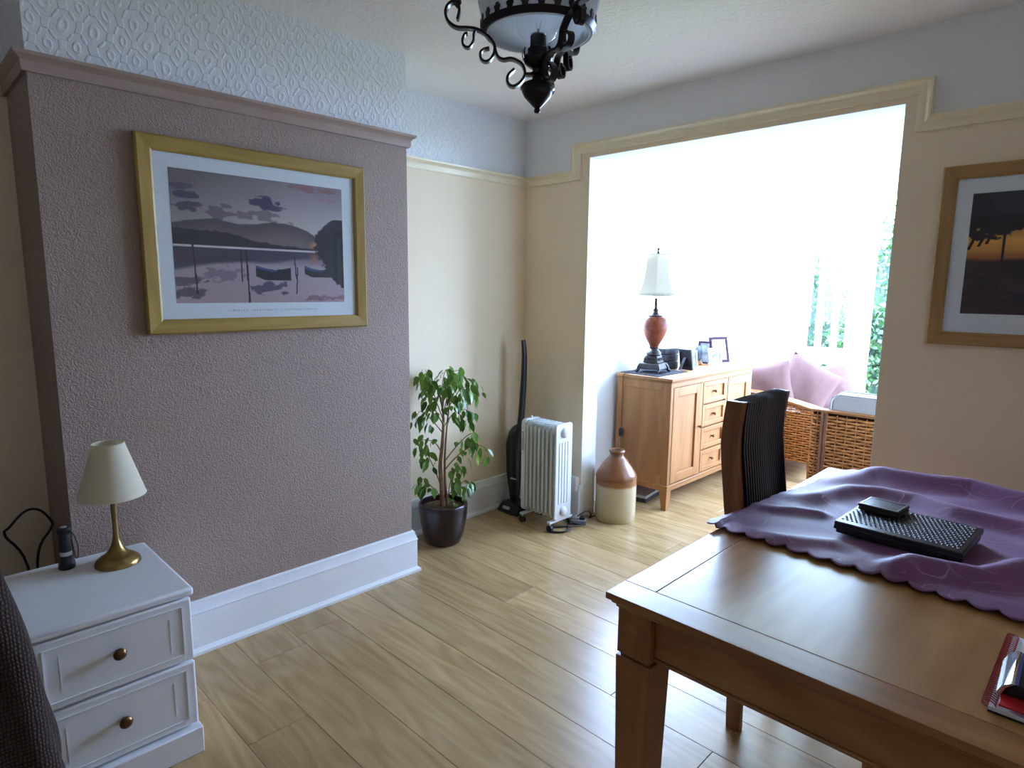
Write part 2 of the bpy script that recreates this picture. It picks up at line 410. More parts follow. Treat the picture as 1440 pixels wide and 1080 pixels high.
# ------------------------------------------------------------------ mesh helpers
class MB:
    def __init__(s): s.v = []; s.f = []
    def add(s, vs, fs):
        b = len(s.v); s.v += [tuple(v) for v in vs]; s.f += [tuple(i + b for i in f) for f in fs]; return s
    def box(s, x0, x1, y0, y1, z0, z1):
        vs = [(x, y, z) for z in (z0, z1) for y in (y0, y1) for x in (x0, x1)]
        return s.add(vs, [(0, 2, 3, 1), (4, 5, 7, 6), (0, 1, 5, 4), (2, 6, 7, 3), (0, 4, 6, 2), (1, 3, 7, 5)])
    def obox(s, c, ax, ay, az, hx, hy, hz):
        c, ax, ay, az = map(Vector, (c, ax, ay, az))
        vs = [c + ax * hx * i + ay * hy * j + az * hz * k for k in (-1, 1) for j in (-1, 1) for i in (-1, 1)]
        return s.add(vs, [(0, 2, 3, 1), (4, 5, 7, 6), (0, 1, 5, 4), (2, 6, 7, 3), (0, 4, 6, 2), (1, 3, 7, 5)])
    def frustum(s, b, t, z0, z1):
        """b, t = (x0,x1,y0,y1) at the bottom and at the top"""
        vs = [(x, y, z0) for y in b[2:] for x in b[:2]] + [(x, y, z1) for y in t[2:] for x in t[:2]]
        return s.add(vs, [(0, 2, 3, 1), (4, 5, 7, 6), (0, 1, 5, 4), (2, 6, 7, 3), (0, 4, 6, 2), (1, 3, 7, 5)])
    def lathe(s, prof, n=32, c=(0, 0, 0), axis='Z', closed=False):
        vs = []; fs = []
        for r, z in prof:
            for k in range(n):
                a = 2 * PI * k / n
                x, y = r * math.cos(a), r * math.sin(a)
                p = {'Z': (x, y, z), 'X': (z, x, y), 'Y': (x, z, -y)}[axis]
                vs.append((c[0] + p[0], c[1] + p[1], c[2] + p[2]))
        m = len(prof)
        rng = range(m if closed else m - 1)
        for i in rng:
            j = (i + 1) % m
            for k in range(n):
                l = (k + 1) % n
                fs.append((i * n + k, i * n + l, j * n + l, j * n + k))
        if not closed:
            if prof[0][0] > 1e-6: fs.append(tuple(range(n - 1, -1, -1)))
            if prof[-1][0] > 1e-6: fs.append(tuple((m - 1) * n + k for k in range(n)))
        return s.add(vs, fs)
    def sweep(s, pts, sec, up=(0, 0, 1), scale=None, closed=False, caps=True):
        """sec: list of (a,b) in the frame (side, up)"""
        pts = [Vector(p) for p in pts]; n = len(pts); k = len(sec); up = Vector(up)
        vs = []; prev = None
        for i, p in enumerate(pts):
            if closed: t = pts[(i + 1) % n] - pts[i - 1]
            else: t = pts[min(i + 1, n - 1)] - pts[max(i - 1, 0)]
            if t.length < 1e-9: t = Vector((0, 0, 1))
            t.normalize()
            if prev is None:
                sd = t.cross(up)
                if sd.length < 1e-3: sd = t.cross(Vector((1, 0, 0)))
                sd.normalize()
            else:
                sd = prev - t * prev.dot(t); sd.normalize()
            prev = sd
            nv = sd.cross(t)
            f = 1.0 if scale is None else scale[i]
            for a, b in sec: vs.append(p + sd * a * f + nv * b * f)
        fs = []
        for i in range(n if closed else n - 1):
            j = (i + 1) % n
            for q in range(k):
                w = (q + 1) % k
                fs.append((i * k + q, i * k + w, j * k + w, j * k + q))
        if not closed and caps:
            fs.append(tuple(range(k - 1, -1, -1))); fs.append(tuple((n - 1) * k + q for q in range(k)))
        return s.add(vs, fs)
    def tube(s, pts, r, n=8, closed=False):
        sc = r if isinstance(r, (list, tuple)) else [r] * len(pts)
        sec = [(math.cos(2 * PI * k / n), math.sin(2 * PI * k / n)) for k in range(n)]
        return s.sweep(pts, sec, scale=sc, closed=closed)
    def prism(s, poly, d0, d1, axis='Y'):
        """poly in the plane normal to axis: Y -> (x,z), X -> (y,z), Z -> (x,y)"""
        n = len(poly)
        def P(a, b, d): return {'Y': (a, d, b), 'X': (d, a, b), 'Z': (a, b, d)}[axis]
        vs = [P(a, b, d0) for a, b in poly] + [P(a, b, d1) for a, b in poly]
        fs = [tuple(range(n)), tuple(range(2 * n - 1, n - 1, -1))]
        fs += [(i, i + n, (i + 1) % n + n, (i + 1) % n) for i in range(n)]
        return s.add(vs, fs)
    def grid(s, fn, nu, nv):
        vs = [fn(i / nu, j / nv) for j in range(nv + 1) for i in range(nu + 1)]
        fs = [(j * (nu + 1) + i, j * (nu + 1) + i + 1, (j + 1) * (nu + 1) + i + 1, (j + 1) * (nu + 1) + i) for j in range(nv) for i in range(nu)]
        return s.add(vs, fs)
    def mesh(s, name):
        me = bpy.data.meshes.new(name); me.from_pydata(s.v, [], s.f); me.update()
        return me
    def build(s, name, mat, parent=None, bevel=0.0, seg=2, smooth=True, angle=38, solid=0.0, sub=0, label=None, fix=True):
        me = s.mesh(name)
        if fix:
            import bmesh
            bm = bmesh.new(); bm.from_mesh(me)
            bmesh.ops.recalc_face_normals(bm, faces=bm.faces); bm.to_mesh(me); bm.free()
        me.materials.append(mat)
        if smooth:
            me.polygons.foreach_set('use_smooth', [True] * len(me.polygons))
            me.set_sharp_from_angle(angle=math.radians(angle))
        o = bpy.data.objects.new(name, me); COL.objects.link(o)
        if parent is not None: o.parent = parent
        if solid:
            md = o.modifiers.new('thickness', 'SOLIDIFY'); md.thickness = solid; md.offset = 0
        if bevel:
            md = o.modifiers.new('soft_edges', 'BEVEL'); md.width = bevel; md.segments = seg; md.limit_method = 'ANGLE'; md.angle_limit = math.radians(35)
            md.harden_normals = False
        if sub:
            md = o.modifiers.new('smooth', 'SUBSURF'); md.levels = sub; md.render_levels = sub
        if label: o['label'] = label
        return o

def catmull(pts, n=6, closed=False):
    pts = [Vector(p) for p in pts]; out = []
    m = len(pts)
    for i in range(m if closed else m - 1):
        if closed: p0, p1, p2, p3 = pts[i - 1], pts[i], pts[(i + 1) % m], pts[(i + 2) % m]
        else: p0, p1, p2, p3 = pts[max(i - 1, 0)], pts[i], pts[i + 1], pts[min(i + 2, m - 1)]
        for k in range(n):
            t = k / n
            out.append(0.5 * ((2 * p1) + (p2 - p0) * t + (2 * p0 - 5 * p1 + 4 * p2 - p3) * t * t + (3 * p1 - p0 - 3 * p2 + p3) * t ** 3))
    if not closed: out.append(pts[-1])
    return out

def tag(o, label, cat, group=None):
    o['label'] = label; o['category'] = cat
    if group: o['group'] = group
    return o
def thing(name, label, cat, loc=(0, 0, 0), rotz=0.0, group=None):
    o = bpy.data.objects.new(name, None); COL.objects.link(o)
    o.empty_display_size = 0.05
    o.location = loc; o.rotation_euler = (0, 0, rotz)
    return tag(o, label, cat, group)
def struct(o, label=None):
    o['kind'] = 'structure'
    if label: o['label'] = label
    return o

# ================================================================== THE SETTING
# floor: dark underlay with a laminate plank for every board that shows
fl = struct(MB().box(XL - 0.1, XR, YF, BY1, -0.03, -0.011).build('floor', m_sub, smooth=False), 'oak laminate floor of wide boards running across the room')
PITCH_Y = 0.2066
plank_cache = {}
def plank(x0, x1, y0, y1):
    key = (round(x1 - x0, 3), round(y1 - y0, 3))
    if key not in plank_cache:
        w, d = key[0] / 2 - 0.0007, key[1] / 2 - 0.0007
        b = 0.0012
        mb = MB()
        mb.add([(-w, -d, -0.011), (w, -d, -0.011), (w, d, -0.011), (-w, d, -0.011),
                (-w, -d, -b), (w, -d, -b), (w, d, -b), (-w, d, -b),
                (-w + b, -d + b, 0), (w - b, -d + b, 0), (w - b, d - b, 0), (-w + b, d - b, 0)],
               [(8, 9, 10, 11)] + [(i + 4, (i + 1) % 4 + 4, (i + 1) % 4 + 8, i + 8) for i in range(4)] + [(i, (i + 1) % 4, (i + 1) % 4 + 4, i + 4) for i in range(4)])
        me = mb.mesh('plank'); me.materials.append(m_plank); plank_cache[key] = me
    o = bpy.data.objects.new('plank', plank_cache[key]); COL.objects.link(o)
    o.location = ((x0 + x1) / 2, (y0 + y1) / 2, 0); o.parent = fl
JOINT = {-4: -2.273, 0: -1.194, -5: -1.86, -2: -0.62, -1: -0.80, -3: -0.45, 1: -1.95, 2: -0.9, 3: -1.5}
PL = 1.90
for k in range(-13, 22):
    y0 = 1.745 + PITCH_Y * k; y1 = y0 + PITCH_Y
    if y1 < YF or y0 > BY1: continue
    inbay = y0 > YB - 0.02
    xa, xb = (BX0, BX1) if inbay else (XL, XR)
    y0, y1 = max(y0, YF), min(y1, BY1)
    j = JOINT.get(k, xa + ((k * 0.437) % 1.0) * PL)
    while j > xa + 0.05: j -= PL
    x = xa; nx = j + PL
    while x < xb - 0.01:
        e = min(nx, xb)
        if xb - e < 0.06: e = xb
        plank(x, e, y0, y1); x = e; nx = e + PL

struct(MB().box(XL - 0.1, XR + 0.1, YF - 0.1, YB2, ZC, ZC + 0.1).build('ceiling', m_ceiling, smooth=False), 'white stippled plaster ceiling')
struct(MB().box(BX0 - 0.1, BX1 + 0.1, YB2, BY1 + 0.1, BZ, BZ + 0.1).build('ceiling_bay', m_bay_white, smooth=False))

RZ = 2.122    # middle of the picture rail
def wall(name, lower, upper, mlow, mup, label):
    a = MB()
    for b in lower: a.box(*b)
    o = struct(a.build(name, mlow, smooth=False), label)
    if upper:
        c = MB()
        for b in upper: c.box(*b)
        c.build('frieze', mup, o, smooth=False)
    return o
wall('wall_left', [(XL - 0.1, XL, YF, YB, 0, RZ)], [(XL - 0.1, XL, YF, YB, RZ, ZC)], m_cream, m_frieze, 'cream wall in the alcoves beside the chimney breast')
wall('wall_chimney_breast', [(XL, XC, CY0, CY1, 0, RZ)], [(XL, XC + 0.001, CY0, CY1, RZ, ZC)], m_mauve, m_frieze, 'mauve papered chimney breast with white embossed frieze')
TX0, TX1 = -2.475, -0.695
wall('wall_back',
     [(XL, OX0, YB, YB2, 0, RZ), (TX0, OX0, YB, YB2, RZ, 2.27), (OX0, OX1, YB, YB2, OZ, 2.27), (OX1, TX1, YB, YB2, RZ, 2.27), (OX1, XR, YB, YB2, 0, RZ)],
     [(XL, TX0, YB, YB2, RZ, ZC), (TX0, TX1, YB, YB2, 2.27, ZC), (TX1, XR, YB, YB2, RZ, ZC)], m_cream, m_white_wall, 'cream back wall with the wide opening to the bay')
wall('wall_right', [(XR, XR + 0.1, YF, YB2, 0, RZ)], [(XR, XR + 0.1, YF, YB2, RZ, ZC)], m_cream, m_white_wall, 'cream right wall')
wall('wall_front', [(XL - 0.1, XR, YF - 0.1, YF, 0, RZ)], [(XL - 0.1, XR, YF - 0.1, YF, RZ, ZC)], m_mauve, m_white_wall, 'mauve papered wall behind the camera')  # unseen wall; its mauve paper is made up to cut bounce light leftwards
# white painted lining of the opening
ln = MB()
ln.box(OX0, OX0 + 0.002, YB + 0.0005, YB2 + 0.002, 0, OZ - 0.002); ln.box(OX1 - 0.002, OX1, YB + 0.0005, YB2 + 0.002, 0, OZ - 0.002); ln.box(OX0, OX1, YB + 0.0005, YB2 + 0.002, OZ - 0.002, OZ)
struct(ln.build('trim_1', m_bay_white, smooth=False), 'white lining of the bay opening')

# picture rails: moulded section swept along each wall
RAIL = [(0.0, -0.027), (0.012, -0.027), (0.016, -0.018), (0.016, 0.004), (0.024, 0.012), (0.034, 0.018), (0.036, 0.028), (0.0, 0.028)]
def rail_run(mb, path, z, sec=RAIL, k=1.0):
    """path: list of (x,y); the room is on the LEFT of the walking direction; mitred corners"""
    n = len(path); P = [Vector((p[0], p[1])) for p in path]
    rows = []
    for i in range(n):
        d0 = (P[i] - P[i - 1]).normalized() if i > 0 else None
        d1 = (P[i + 1] - P[i]).normalized() if i < n - 1 else None
        n0 = Vector((-d0.y, d0.x)) if d0 else None
        n1 = Vector((-d1.y, d1.x)) if d1 else None
        if n0 is None: off = n1
        elif n1 is None: off = n0
        else: off = (n0 + n1) / (1 + n0.dot(n1))
        rows.append([(P[i].x + off.x * a * k, P[i].y + off.y * a * k, z + b) for a, b in sec])
    m = len(sec); vs = [v for r in rows for v in r]; fs = []
    for i in range(n - 1):
        for q in range(m):
            w = (q + 1) % m
            fs.append((i * m + q, (i + 1) * m + q, (i + 1) * m + w, i * m + w))
    fs.append(tuple(range(m))); fs.append(tuple((n - 1) * m + q for q in range(m - 1, -1, -1)))
    mb.add(vs, fs)
# (walking so that the room lies on the left: down the left wall means -Y)
mb = MB(); rail_run(mb, [(XL, CY1), (XC, CY1), (XC, CY0), (XL, CY0)], RZ); struct(mb.build('trim_2', m_mauve_rail, smooth=True, angle=30), 'mauve picture rail around the chimney breast')
mb = MB(); rail_run(mb, [(XL, YB), (XL, CY1)], RZ); struct(mb.build('trim_3', m_cream_rail, angle=30), 'cream picture rail in the alcove by the plant')
mb = MB(); rail_run(mb, [(XL, CY0), (XL, YF)], RZ); struct(mb.build('trim_4', m_cream_rail, angle=30), 'cream picture rail left of the chimney breast')
# rail on the back wall stepping up and around the opening (in the XZ plane)
def rail_xz(mb, path, sec=RAIL):
    n = len(path); P = [Vector(p) for p in path]; rows = []
    for i in range(n):
        d0 = (P[i] - P[i - 1]).normalized() if i > 0 else None
        d1 = (P[i + 1] - P[i]).normalized() if i < n - 1 else None
        n0 = Vector((-d0.y, d0.x)) if d0 else None
        n1 = Vector((-d1.y, d1.x)) if d1 else None
        off = n1 if n0 is None else n0 if n1 is None else (n0 + n1) / (1 + n0.dot(n1))
        rows.append([(P[i].x + off.x * b, YB - a, P[i].y + off.y * b) for a, b in sec])
    m = len(sec); vs = [v for r in rows for v in r]; fs = []
    for i in range(n - 1):
        for q in range(m):
            w = (q + 1) % m
            fs.append((i * m + q, i * m + w, (i + 1) * m + w, (i + 1) * m + q))
    fs.append(tuple(range(m))); fs.append(tuple((n - 1) * m + q for q in range(m)))
    mb.add(vs, fs)
mb = MB(); rail_xz(mb, [(XL, RZ), (TX0, RZ), (TX0, 2.268), (TX1, 2.268), (TX1, RZ), (XR, RZ)])
struct(mb.build('trim_5', m_cream_rail, angle=30), 'cream picture rail stepping up around the bay opening')

# skirting boards
SKIRT = [(0, 0), (0.034, 0), (0.034, 0.012), (0.026, 0.02), (0.020, 0.026), (0.020, 0.165), (0.024, 0.170), (0.020, 0.176), (0.018, 0.186), (0.012, 0.20), (0.012, 0.212), (0.006, 0.217), (0, 0.217)]
mb = MB(); rail_run(mb, [(XL, CY1), (XC, CY1), (XC, CY0), (XL, CY0)], 0, SKIRT); struct(mb.build('baseboard_chimney_breast', m_gloss, angle=30), 'tall white moulded skirting along the chimney breast')
mb = MB(); rail_run(mb, [(OX0, YB), (XL, YB), (XL, CY1)], 0, SKIRT); struct(mb.build('baseboard_left', m_gloss, angle=30), 'white skirting in the alcove behind the plant')
mb = MB(); rail_run(mb, [(XL, CY0), (XL, YF)], 0, SKIRT); struct(mb.build('baseboard_left_front', m_gloss, angle=30), 'white skirting in the alcove by the bedside cabinet')
mb = MB(); rail_run(mb, [(XR, YB), (OX1, YB)], 0, SKIRT); struct(mb.build('baseboard_back', m_gloss, angle=30), 'white skirting under the right-hand picture')

# bay: solid left wall, glazed end and right side
mb = MB()
LY0, LY1, LZ0, LZ1 = 3.56, 5.74, 1.05, 2.30     # long window above the sideboard
mb.box(BX0 - 0.1, BX0, YB2, BY1 + 0.1, 0, LZ0); mb.box(BX0 - 0.1, BX0, YB2, BY1 + 0.1, LZ1, BZ); mb.box(BX0 - 0.1, BX0, YB2, LY0, LZ0, LZ1); mb.box(BX0 - 0.1, BX0, LY1, BY1 + 0.1, LZ0, LZ1)
struct(mb.build('wall_bay_left', m_bay_white, smooth=False), 'white left wall of the bay behind the sideboard')
mb = MB(); mb.box(BX0 - 0.1, OX0, YB2 - 0.001, YB2 + 0.002, 0, BZ); mb.box(OX1, BX1 + 0.1, YB2 - 0.001, YB2 + 0.002, 0, BZ); mb.box(OX0, OX1, YB2 - 0.001, YB2 + 0.002, OZ, BZ)
struct(mb.build('wall_bay_return', m_bay_white, smooth=False))
ZS, ZT = 0.42, 2.30       # glazing from sill to head
mb = MB()
mb.box(BX0, -2.24, BY1, BY1 + 0.1, 0, BZ); mb.box(-1.835, -1.70, BY1, BY1 + 0.1, 0, BZ)
mb.box(-2.24, -1.835, BY1, BY1 + 0.1, 0, ZS); mb.box(-2.24, -1.835, BY1, BY1 + 0.1, ZT, BZ)
mb.box(-1.70, BX1 + 0.1, BY1, BY1 + 0.1, 0, ZS); mb.box(-1.70, BX1 + 0.1, BY1, BY1 + 0.1, ZT, BZ); mb.box(-0.62, BX1 + 0.1, BY1, BY1 + 0.1, ZS, ZT)
struct(mb.build('wall_bay_end', m_bay_white, smooth=False), 'white end wall of the bay between the windows')
mb = MB()
RS = 0.85
mb.box(BX1, BX1 + 0.1, YB2, BY1, 0, RS); mb.box(BX1, BX1 + 0.1, YB2, BY1, ZT, BZ); mb.box(BX1, BX1 + 0.1, YB2, 4.65, RS, ZT); mb.box(BX1, BX1 + 0.1, 6.05, BY1, RS, ZT)
struct(mb.build('wall_bay_right', m_bay_white, smooth=False), 'white dwarf wall under the side windows of the bay')
def window(name, label, p0, p1, z0, z1, mull, trans, fw=0.05):
    """p0,p1: ends of the opening in plan; mull: fractions of uprights; trans: list of (z0,z1)"""
    p0 = Vector((*p0, 0)); p1 = Vector((*p1, 0)); d = (p1 - p0); Ln = d.length; d.normalize()
    nrm = Vector((-d.y, d.x, 0))
    up = Vector((0, 0, 1))
    def bar(a0, a1, b0, b1, t=0.035):
        m = MB(); m.obox(p0 + d * (a0 + a1) / 2 + up * (b0 + b1) / 2, d, nrm, up, (a1 - a0) / 2, t, (b1 - b0) / 2); return m
    fr = MB()
    for a in ((0, fw, z0, z1), (Ln - fw, Ln, z0, z1), (fw, Ln - fw, z0, z0 + fw), (fw, Ln - fw, z1 - fw, z1)):
        q = bar(*a); fr.add(q.v, q.f)
    o = struct(fr.build(name, m_upvc, bevel=0.004), label)
    for u in mull: bar(Ln * u - 0.022, Ln * u + 0.022, z0 + fw, z1 - fw, 0.03).build('mullion', m_upvc, o, bevel=0.004)
    cuts = [fw] + [Ln * u for u in mull] + [Ln - fw]
    for i, (a, b) in enumerate(trans):
        bar(fw, Ln - fw, a, b, 0.033).build('transom', m_upvc, o, bevel=0.004)
    lev = [z0 + fw] + [c for t in trans for c in t] + [z1 - fw]
    for i in range(len(cuts) - 1):
        for j in range(0, len(lev), 2):
            bar(cuts[i], cuts[i + 1], lev[j], lev[j + 1], 0.004).build('pane', m_pane, o, smooth=False)
    return o
window('window_1', 'narrow white window at the bay end with a mid rail', (-2.24, BY1 + 0.05), (-1.835, BY1 + 0.05), ZS, ZT, [0.34, 0.68], [(0.78, 0.93)], 0.03)
window('window_2', 'tall white window at the bay end showing the shrubs', (-1.70, BY1 + 0.05), (-0.62, BY1 + 0.05), ZS, ZT, [0.6], [], 0.03)
window('window_3', 'long white side window of the bay', (BX1 + 0.05, 6.05), (BX1 + 0.05, 4.65), RS, ZT, [0.5], [])
window('window_4', 'long white window above the sideboard in the bay', (BX0 - 0.05, LY0), (BX0 - 0.05, LY1), LZ0, LZ1, [0.33, 0.67], [])

# ================================================================== DINING TABLE
TZ = 0.76
tx0, tx1, ty0, ty1 = -0.80, 0.14, 1.13, 2.62
t = thing('dining_table', 'long oak dining table with framed top and thick square legs', 'table', (0, 0, 0))
def top_board(x0, x1, y0, y1, mat, name):
    return MB().box(x0 + 0.0007, x1 - 0.0007, y0 + 0.0007, y1 - 0.0007, TZ - 0.016, TZ).build(name, mat, t, bevel=0.0012)
top_board(tx0, tx1, ty0, ty0 + 0.082, m_tab_x, 'end_board')
top_board(tx0, tx1, ty1 - 0.082, ty1, m_tab_x, 'end_board')
top_board(tx0, tx0 + 0.084, ty0 + 0.082, ty1 - 0.082, m_tab_y, 'side_board')
top_board(tx1 - 0.084, tx1, ty0 + 0.082, ty1 - 0.082, m_tab_y, 'side_board')
top_board(tx0 + 0.084, tx1 - 0.084, ty0 + 0.082, ty1 - 0.082, m_tab_y, 'centre_panel')
# moulding under the top: a stepped cove all round
mb = MB()
for ins, z0, z1 in ((0.010, TZ - 0.026, TZ - 0.0162), (0.018, TZ - 0.036, TZ - 0.026)):
    mb.box(tx0 + ins, tx1 - ins, ty0 + ins, ty1 - ins, z0, z1)
mb.build('edge_moulding', m_tab_x, t, bevel=0.003)
LG = 0.088
for sx in (0, 1):
    for sy in (0, 1):
        x0 = tx0 + 0.022 if sx == 0 else tx1 - 0.022 - LG
        y0 = ty0 + 0.024 if sy == 0 else ty1 - 0.024 - LG
        mb = MB()
        mb.box(x0, x0 + LG, y0, y0 + LG, 0.612, TZ - 0.036)
        mb.box(x0 + 0.006, x0 + LG - 0.006, y0 + 0.006, y0 + LG - 0.006, 0.604, 0.612)
        e = 0.002
        mb.frustum((x0 + 0.010, x0 + LG - 0.010, y0 + 0.010, y0 + LG - 0.010), (x0 - e, x0 + LG + e, y0 - e, y0 + LG + e), 0.0, 0.604)
        lg = mb.build('leg', m_tab_z, t, bevel=0.002)
        if sy == 0:
            MB().box(x0 + LG / 2 - 0.008, x0 + LG / 2 + 0.008, y0 - 0.0006, y0 + 0.001, 0.668, 0.692).build('peg', m_tab_x, lg, smooth=False)
def apron(x0, x1, y0, y1, mat):
    MB().box(x0, x1, y0, y1, 0.625, TZ - 0.036).build('apron', mat, t, bevel=0.002)
    mb = MB(); mb.box(x0 - (0.004 if x1 - x0 < 0.1 else 0), x1 + (0.004 if x1 - x0 < 0.1 else 0), y0 - (0.004 if y1 - y0 < 0.1 else 0), y1 + (0.004 if y1 - y0 < 0.1 else 0), 0.616, 0.6255)
    mb.build('apron_bead', mat, t, bevel=0.003)
ax0, ax1, ay0, ay1 = tx0 + 0.022 + LG, tx1 - 0.022 - LG, ty0 + 0.024 + LG, ty1 - 0.024 - LG
apron(ax0, ax1, ty0 + 0.042, ty0 + 0.064, m_tab_x); apron(ax0, ax1, ty1 - 0.064, ty1 - 0.042, m_tab_x)
apron(tx0 + 0.042, tx0 + 0.064, ay0, ay1, m_tab_y); apron(tx1 - 0.064, tx1 - 0.042, ay0, ay1, m_tab_y)

# ================================================================== PURPLE TABLECLOTH
def seg_dist(px, py, pts):
    best = 9
    for (ax, ay), (bx, by) in zip(pts[:-1], pts[1:]):
        dx, dy = bx - ax, by - ay
        q = max(0, min(1, ((px - ax) * dx + (py - ay) * dy) / (dx * dx + dy * dy)))
        best = min(best, math.hypot(px - ax - q * dx, py - ay - q * dy))
    return best
RIDGES = [([(-0.34, 1.70), (-0.325, 1.755), (-0.243, 1.775), (-0.187, 1.79), (-0.13, 1.92), (0.0, 2.02)], 0.034, 0.042),
          ([(-0.76, 2.10), (-0.68, 2.13), (-0.63, 2.27), (-0.545, 2.34), (-0.44, 2.34), (-0.32, 2.29), (-0.16, 2.29), (0.1, 2.22)], 0.026, 0.045),
          ([(-0.72, 2.40), (-0.64, 2.55), (-0.55, 2.56), (-0.42, 2.585), (-0.33, 2.60), (-0.2, 2.57), (0.1, 2.5)], 0.042, 0.06),
          ([(-0.83, 1.95), (-0.72, 1.93), (-0.62, 1.97)], 0.018, 0.03),
          ([(-0.62, 1.70), (-0.5, 1.78), (-0.42, 1.74)], 0.010, 0.03)]
def cloth_h(x, y):
    h = 0.004
    for pts, a, s in RIDGES:
        h += a * math.exp(-(seg_dist(x, y, pts) / s) ** 2)
    h += 0.003 * math.sin(x * 23 + 3 * math.sin(y * 9)) * math.sin(y * 17 + 1) + 0.003
    return h
NUc, NVc = 260, 130
def cloth_pt(u, v):
    # u: left -> right, v: near -> far
    left = -0.835 + 0.150 * v ** 1.15
    x = left + (0.40 - left) * u
    near = 1.69 - 0.05 * u * 1.15
    far = 2.80
    y = near + (far - near) * v
    sc = 0.0
    ph = (x - left) / 0.058
    sc = abs(math.sin(ph * PI)) ** 0.8           # scalloped hem
    if v < 0.05: y -= 0.024 * sc * (1 - v / 0.05)
    if u < 0.03: x -= 0.009 * (abs(math.sin((y - near) / 0.058 * PI)) ** 0.6) * (1 - u / 0.03)
    hh = cloth_h(x, y)
    fa = min(1.0, max(0.0, (x - left) / 0.13)); hh = 0.005 + hh * (0.25 + 0.75 * fa * fa * (3 - 2 * fa))
    z = TZ + 0.002 + hh
    # near hem lifts a little between scallops, corner by the chair curls up
    if v < 0.04: z = TZ + 0.002 + hh * (0.35 + 0.65 * v / 0.04) + 0.006 * (1 - v / 0.04) ** 0.5 - 0.003 * sc * (1 - v / 0.04)
    # over the edges the cloth falls
    ov = 0
    if x < tx0: ov = max(ov, tx0 - x)
    if x > tx1: ov = max(ov, x - tx1)
    if y > ty1: ov = max(ov, y - ty1)
    if ov > 0:
        if x > tx1: x = tx1 + min(ov, 0.012) ; z = TZ + 0.004 + hh * 0.3 - max(0, ov - 0.006)
        elif y > ty1:
            y = ty1 + min(ov, 0.012); z = TZ + 0.002 + hh * max(0, 1 - ov * 20) - max(0, ov - 0.012)
        else:
            z += 0.012 * math.exp(-(v / 0.12) ** 2) - 0.3 * ov
    return (x, y, z)
mb = MB().grid(cloth_pt, NUc, NVc)
tag(mb.build('tablecloth', m_cloth, solid=0.0014, angle=180, fix=False), 'rumpled purple tablecloth with scalloped hem and swirl embroidery on the table', 'tablecloth')

# ================================================================== LAPTOP, CASE, NOTEBOOK
ltp = thing('laptop', 'closed black laptop with studded lid lying on the purple cloth', 'laptop', (-0.383, 1.968, 0.787), math.radians(-2))
W2, D2 = 0.151, 0.122
MB().box(-W2 + 0.004, W2 - 0.004, -D2 + 0.004, D2 - 0.004, -0.008, 0.008).build('base', m_blackm, ltp, bevel=0.004)
lid = MB().box(-W2, W2, -D2, D2, 0.010, 0.026).build('lid', m_black, ltp, bevel=0.003)
mb = MB()
for j in range(15):
    for i in range(24):
        x = -W2 + 0.012 + i * 0.0120 + (0.0060 if j % 2 else 0); y = -D2 + 0.032 + j * 0.0139
        if x > W2 - 0.010: continue
        mb.add([(x - 0.0050, y, 0.026), (x, y - 0.0056, 0.026), (x + 0.0050, y, 0.026), (x, y + 0.0056, 0.026), (x, y, 0.0288)], [(0, 1, 4), (1, 2, 4), (2, 3, 4), (3, 0, 4)])
st = mb.build('studs', m_black, lid, smooth=False); st['kind'] = 'stuff'
MB().lathe([(0.0, 0.0262), (0.004, 0.0262), (0.004, 0.0285), (0.0, 0.0292)], 12, (W2 - 0.02, D2 - 0.022, 0)).build('badge', m_silver, lid)
MB().box(-W2 + 0.0, W2, -D2 - 0.003, -D2 + 0.002, 0.004, 0.014).build('front_edge', m_black, ltp, bevel=0.002)
cs = thing('wallet', 'small flat black case with shiny rim lying on the laptop', 'case', (-0.462, 2.035, 0.8168), math.radians(-5))
MB().box(-0.053, 0.053, -0.046, 0.046, 0.0, 0.008).build('lower_half', m_blackm, cs, bevel=0.002)
MB().box(-0.054, 0.054, -0.047, 0.047, 0.0095, 0.018).build('upper_half', m_black, cs, bevel=0.003)
MB().box(-0.051, 0.051, -0.044, 0.044, 0.008, 0.0095).build('seam', m_brass, cs, smooth=False)
fr_ = MB(); fr_.box(-0.05, 0.05, -0.043, -0.040, 0.018, 0.0192); fr_.box(-0.05, 0.05, 0.040, 0.043, 0.018, 0.0192); fr_.box(-0.05, -0.047, -0.040, 0.040, 0.018, 0.0192); fr_.box(0.047, 0.05, -0.040, 0.040, 0.018, 0.0192)
fr_.build('rim', m_silver, cs, smooth=False)

nb = thing('spiral_notebook', 'red spiral-bound notebook with white page at the table edge', 'notebook', (-0.113, 1.245, TZ + 0.0005), 0.0)
MB().box(0.012, 0.222, 0.0, 0.31, 0.0, 0.002).build('back_cover', m_blackm, nb)
MB().box(0.012, 0.220, 0.002, 0.308, 0.0022, 0.009).build('pages', m_paper, nb, bevel=0.0008)
mb = MB()
nco = 38; pts = []
for i in range(nco * 10 + 1):
    a = 2 * PI * i / 10
    pts.append((0.012 + 0.010 * math.cos(a), 0.006 + 0.298 * i / (nco * 10), 0.0088 + 0.0070 * math.sin(a)))
mb.tube(pts, 0.0011, 5); mb.build('spiral_wire', m_redwire, nb)
bk = thing('blister_pack', 'black and red product pack with clear edge on the notebook', 'packet', (-0.088, 1.243, TZ + 0.0175), math.radians(2))
MB().box(0.0, 0.19, 0.0, 0.165, 0.0, 0.004).build('red_backing', m_red, bk, bevel=0.001)
mb = MB()
pr = [(0.0, 0.004), (0.006, 0.018), (0.018, 0.027), (0.17, 0.030), (0.185, 0.020), (0.19, 0.004)]
mb.prism(pr, 0.035, 0.16, 'Y'); mb.build('black_shell', m_black, bk, bevel=0.004)
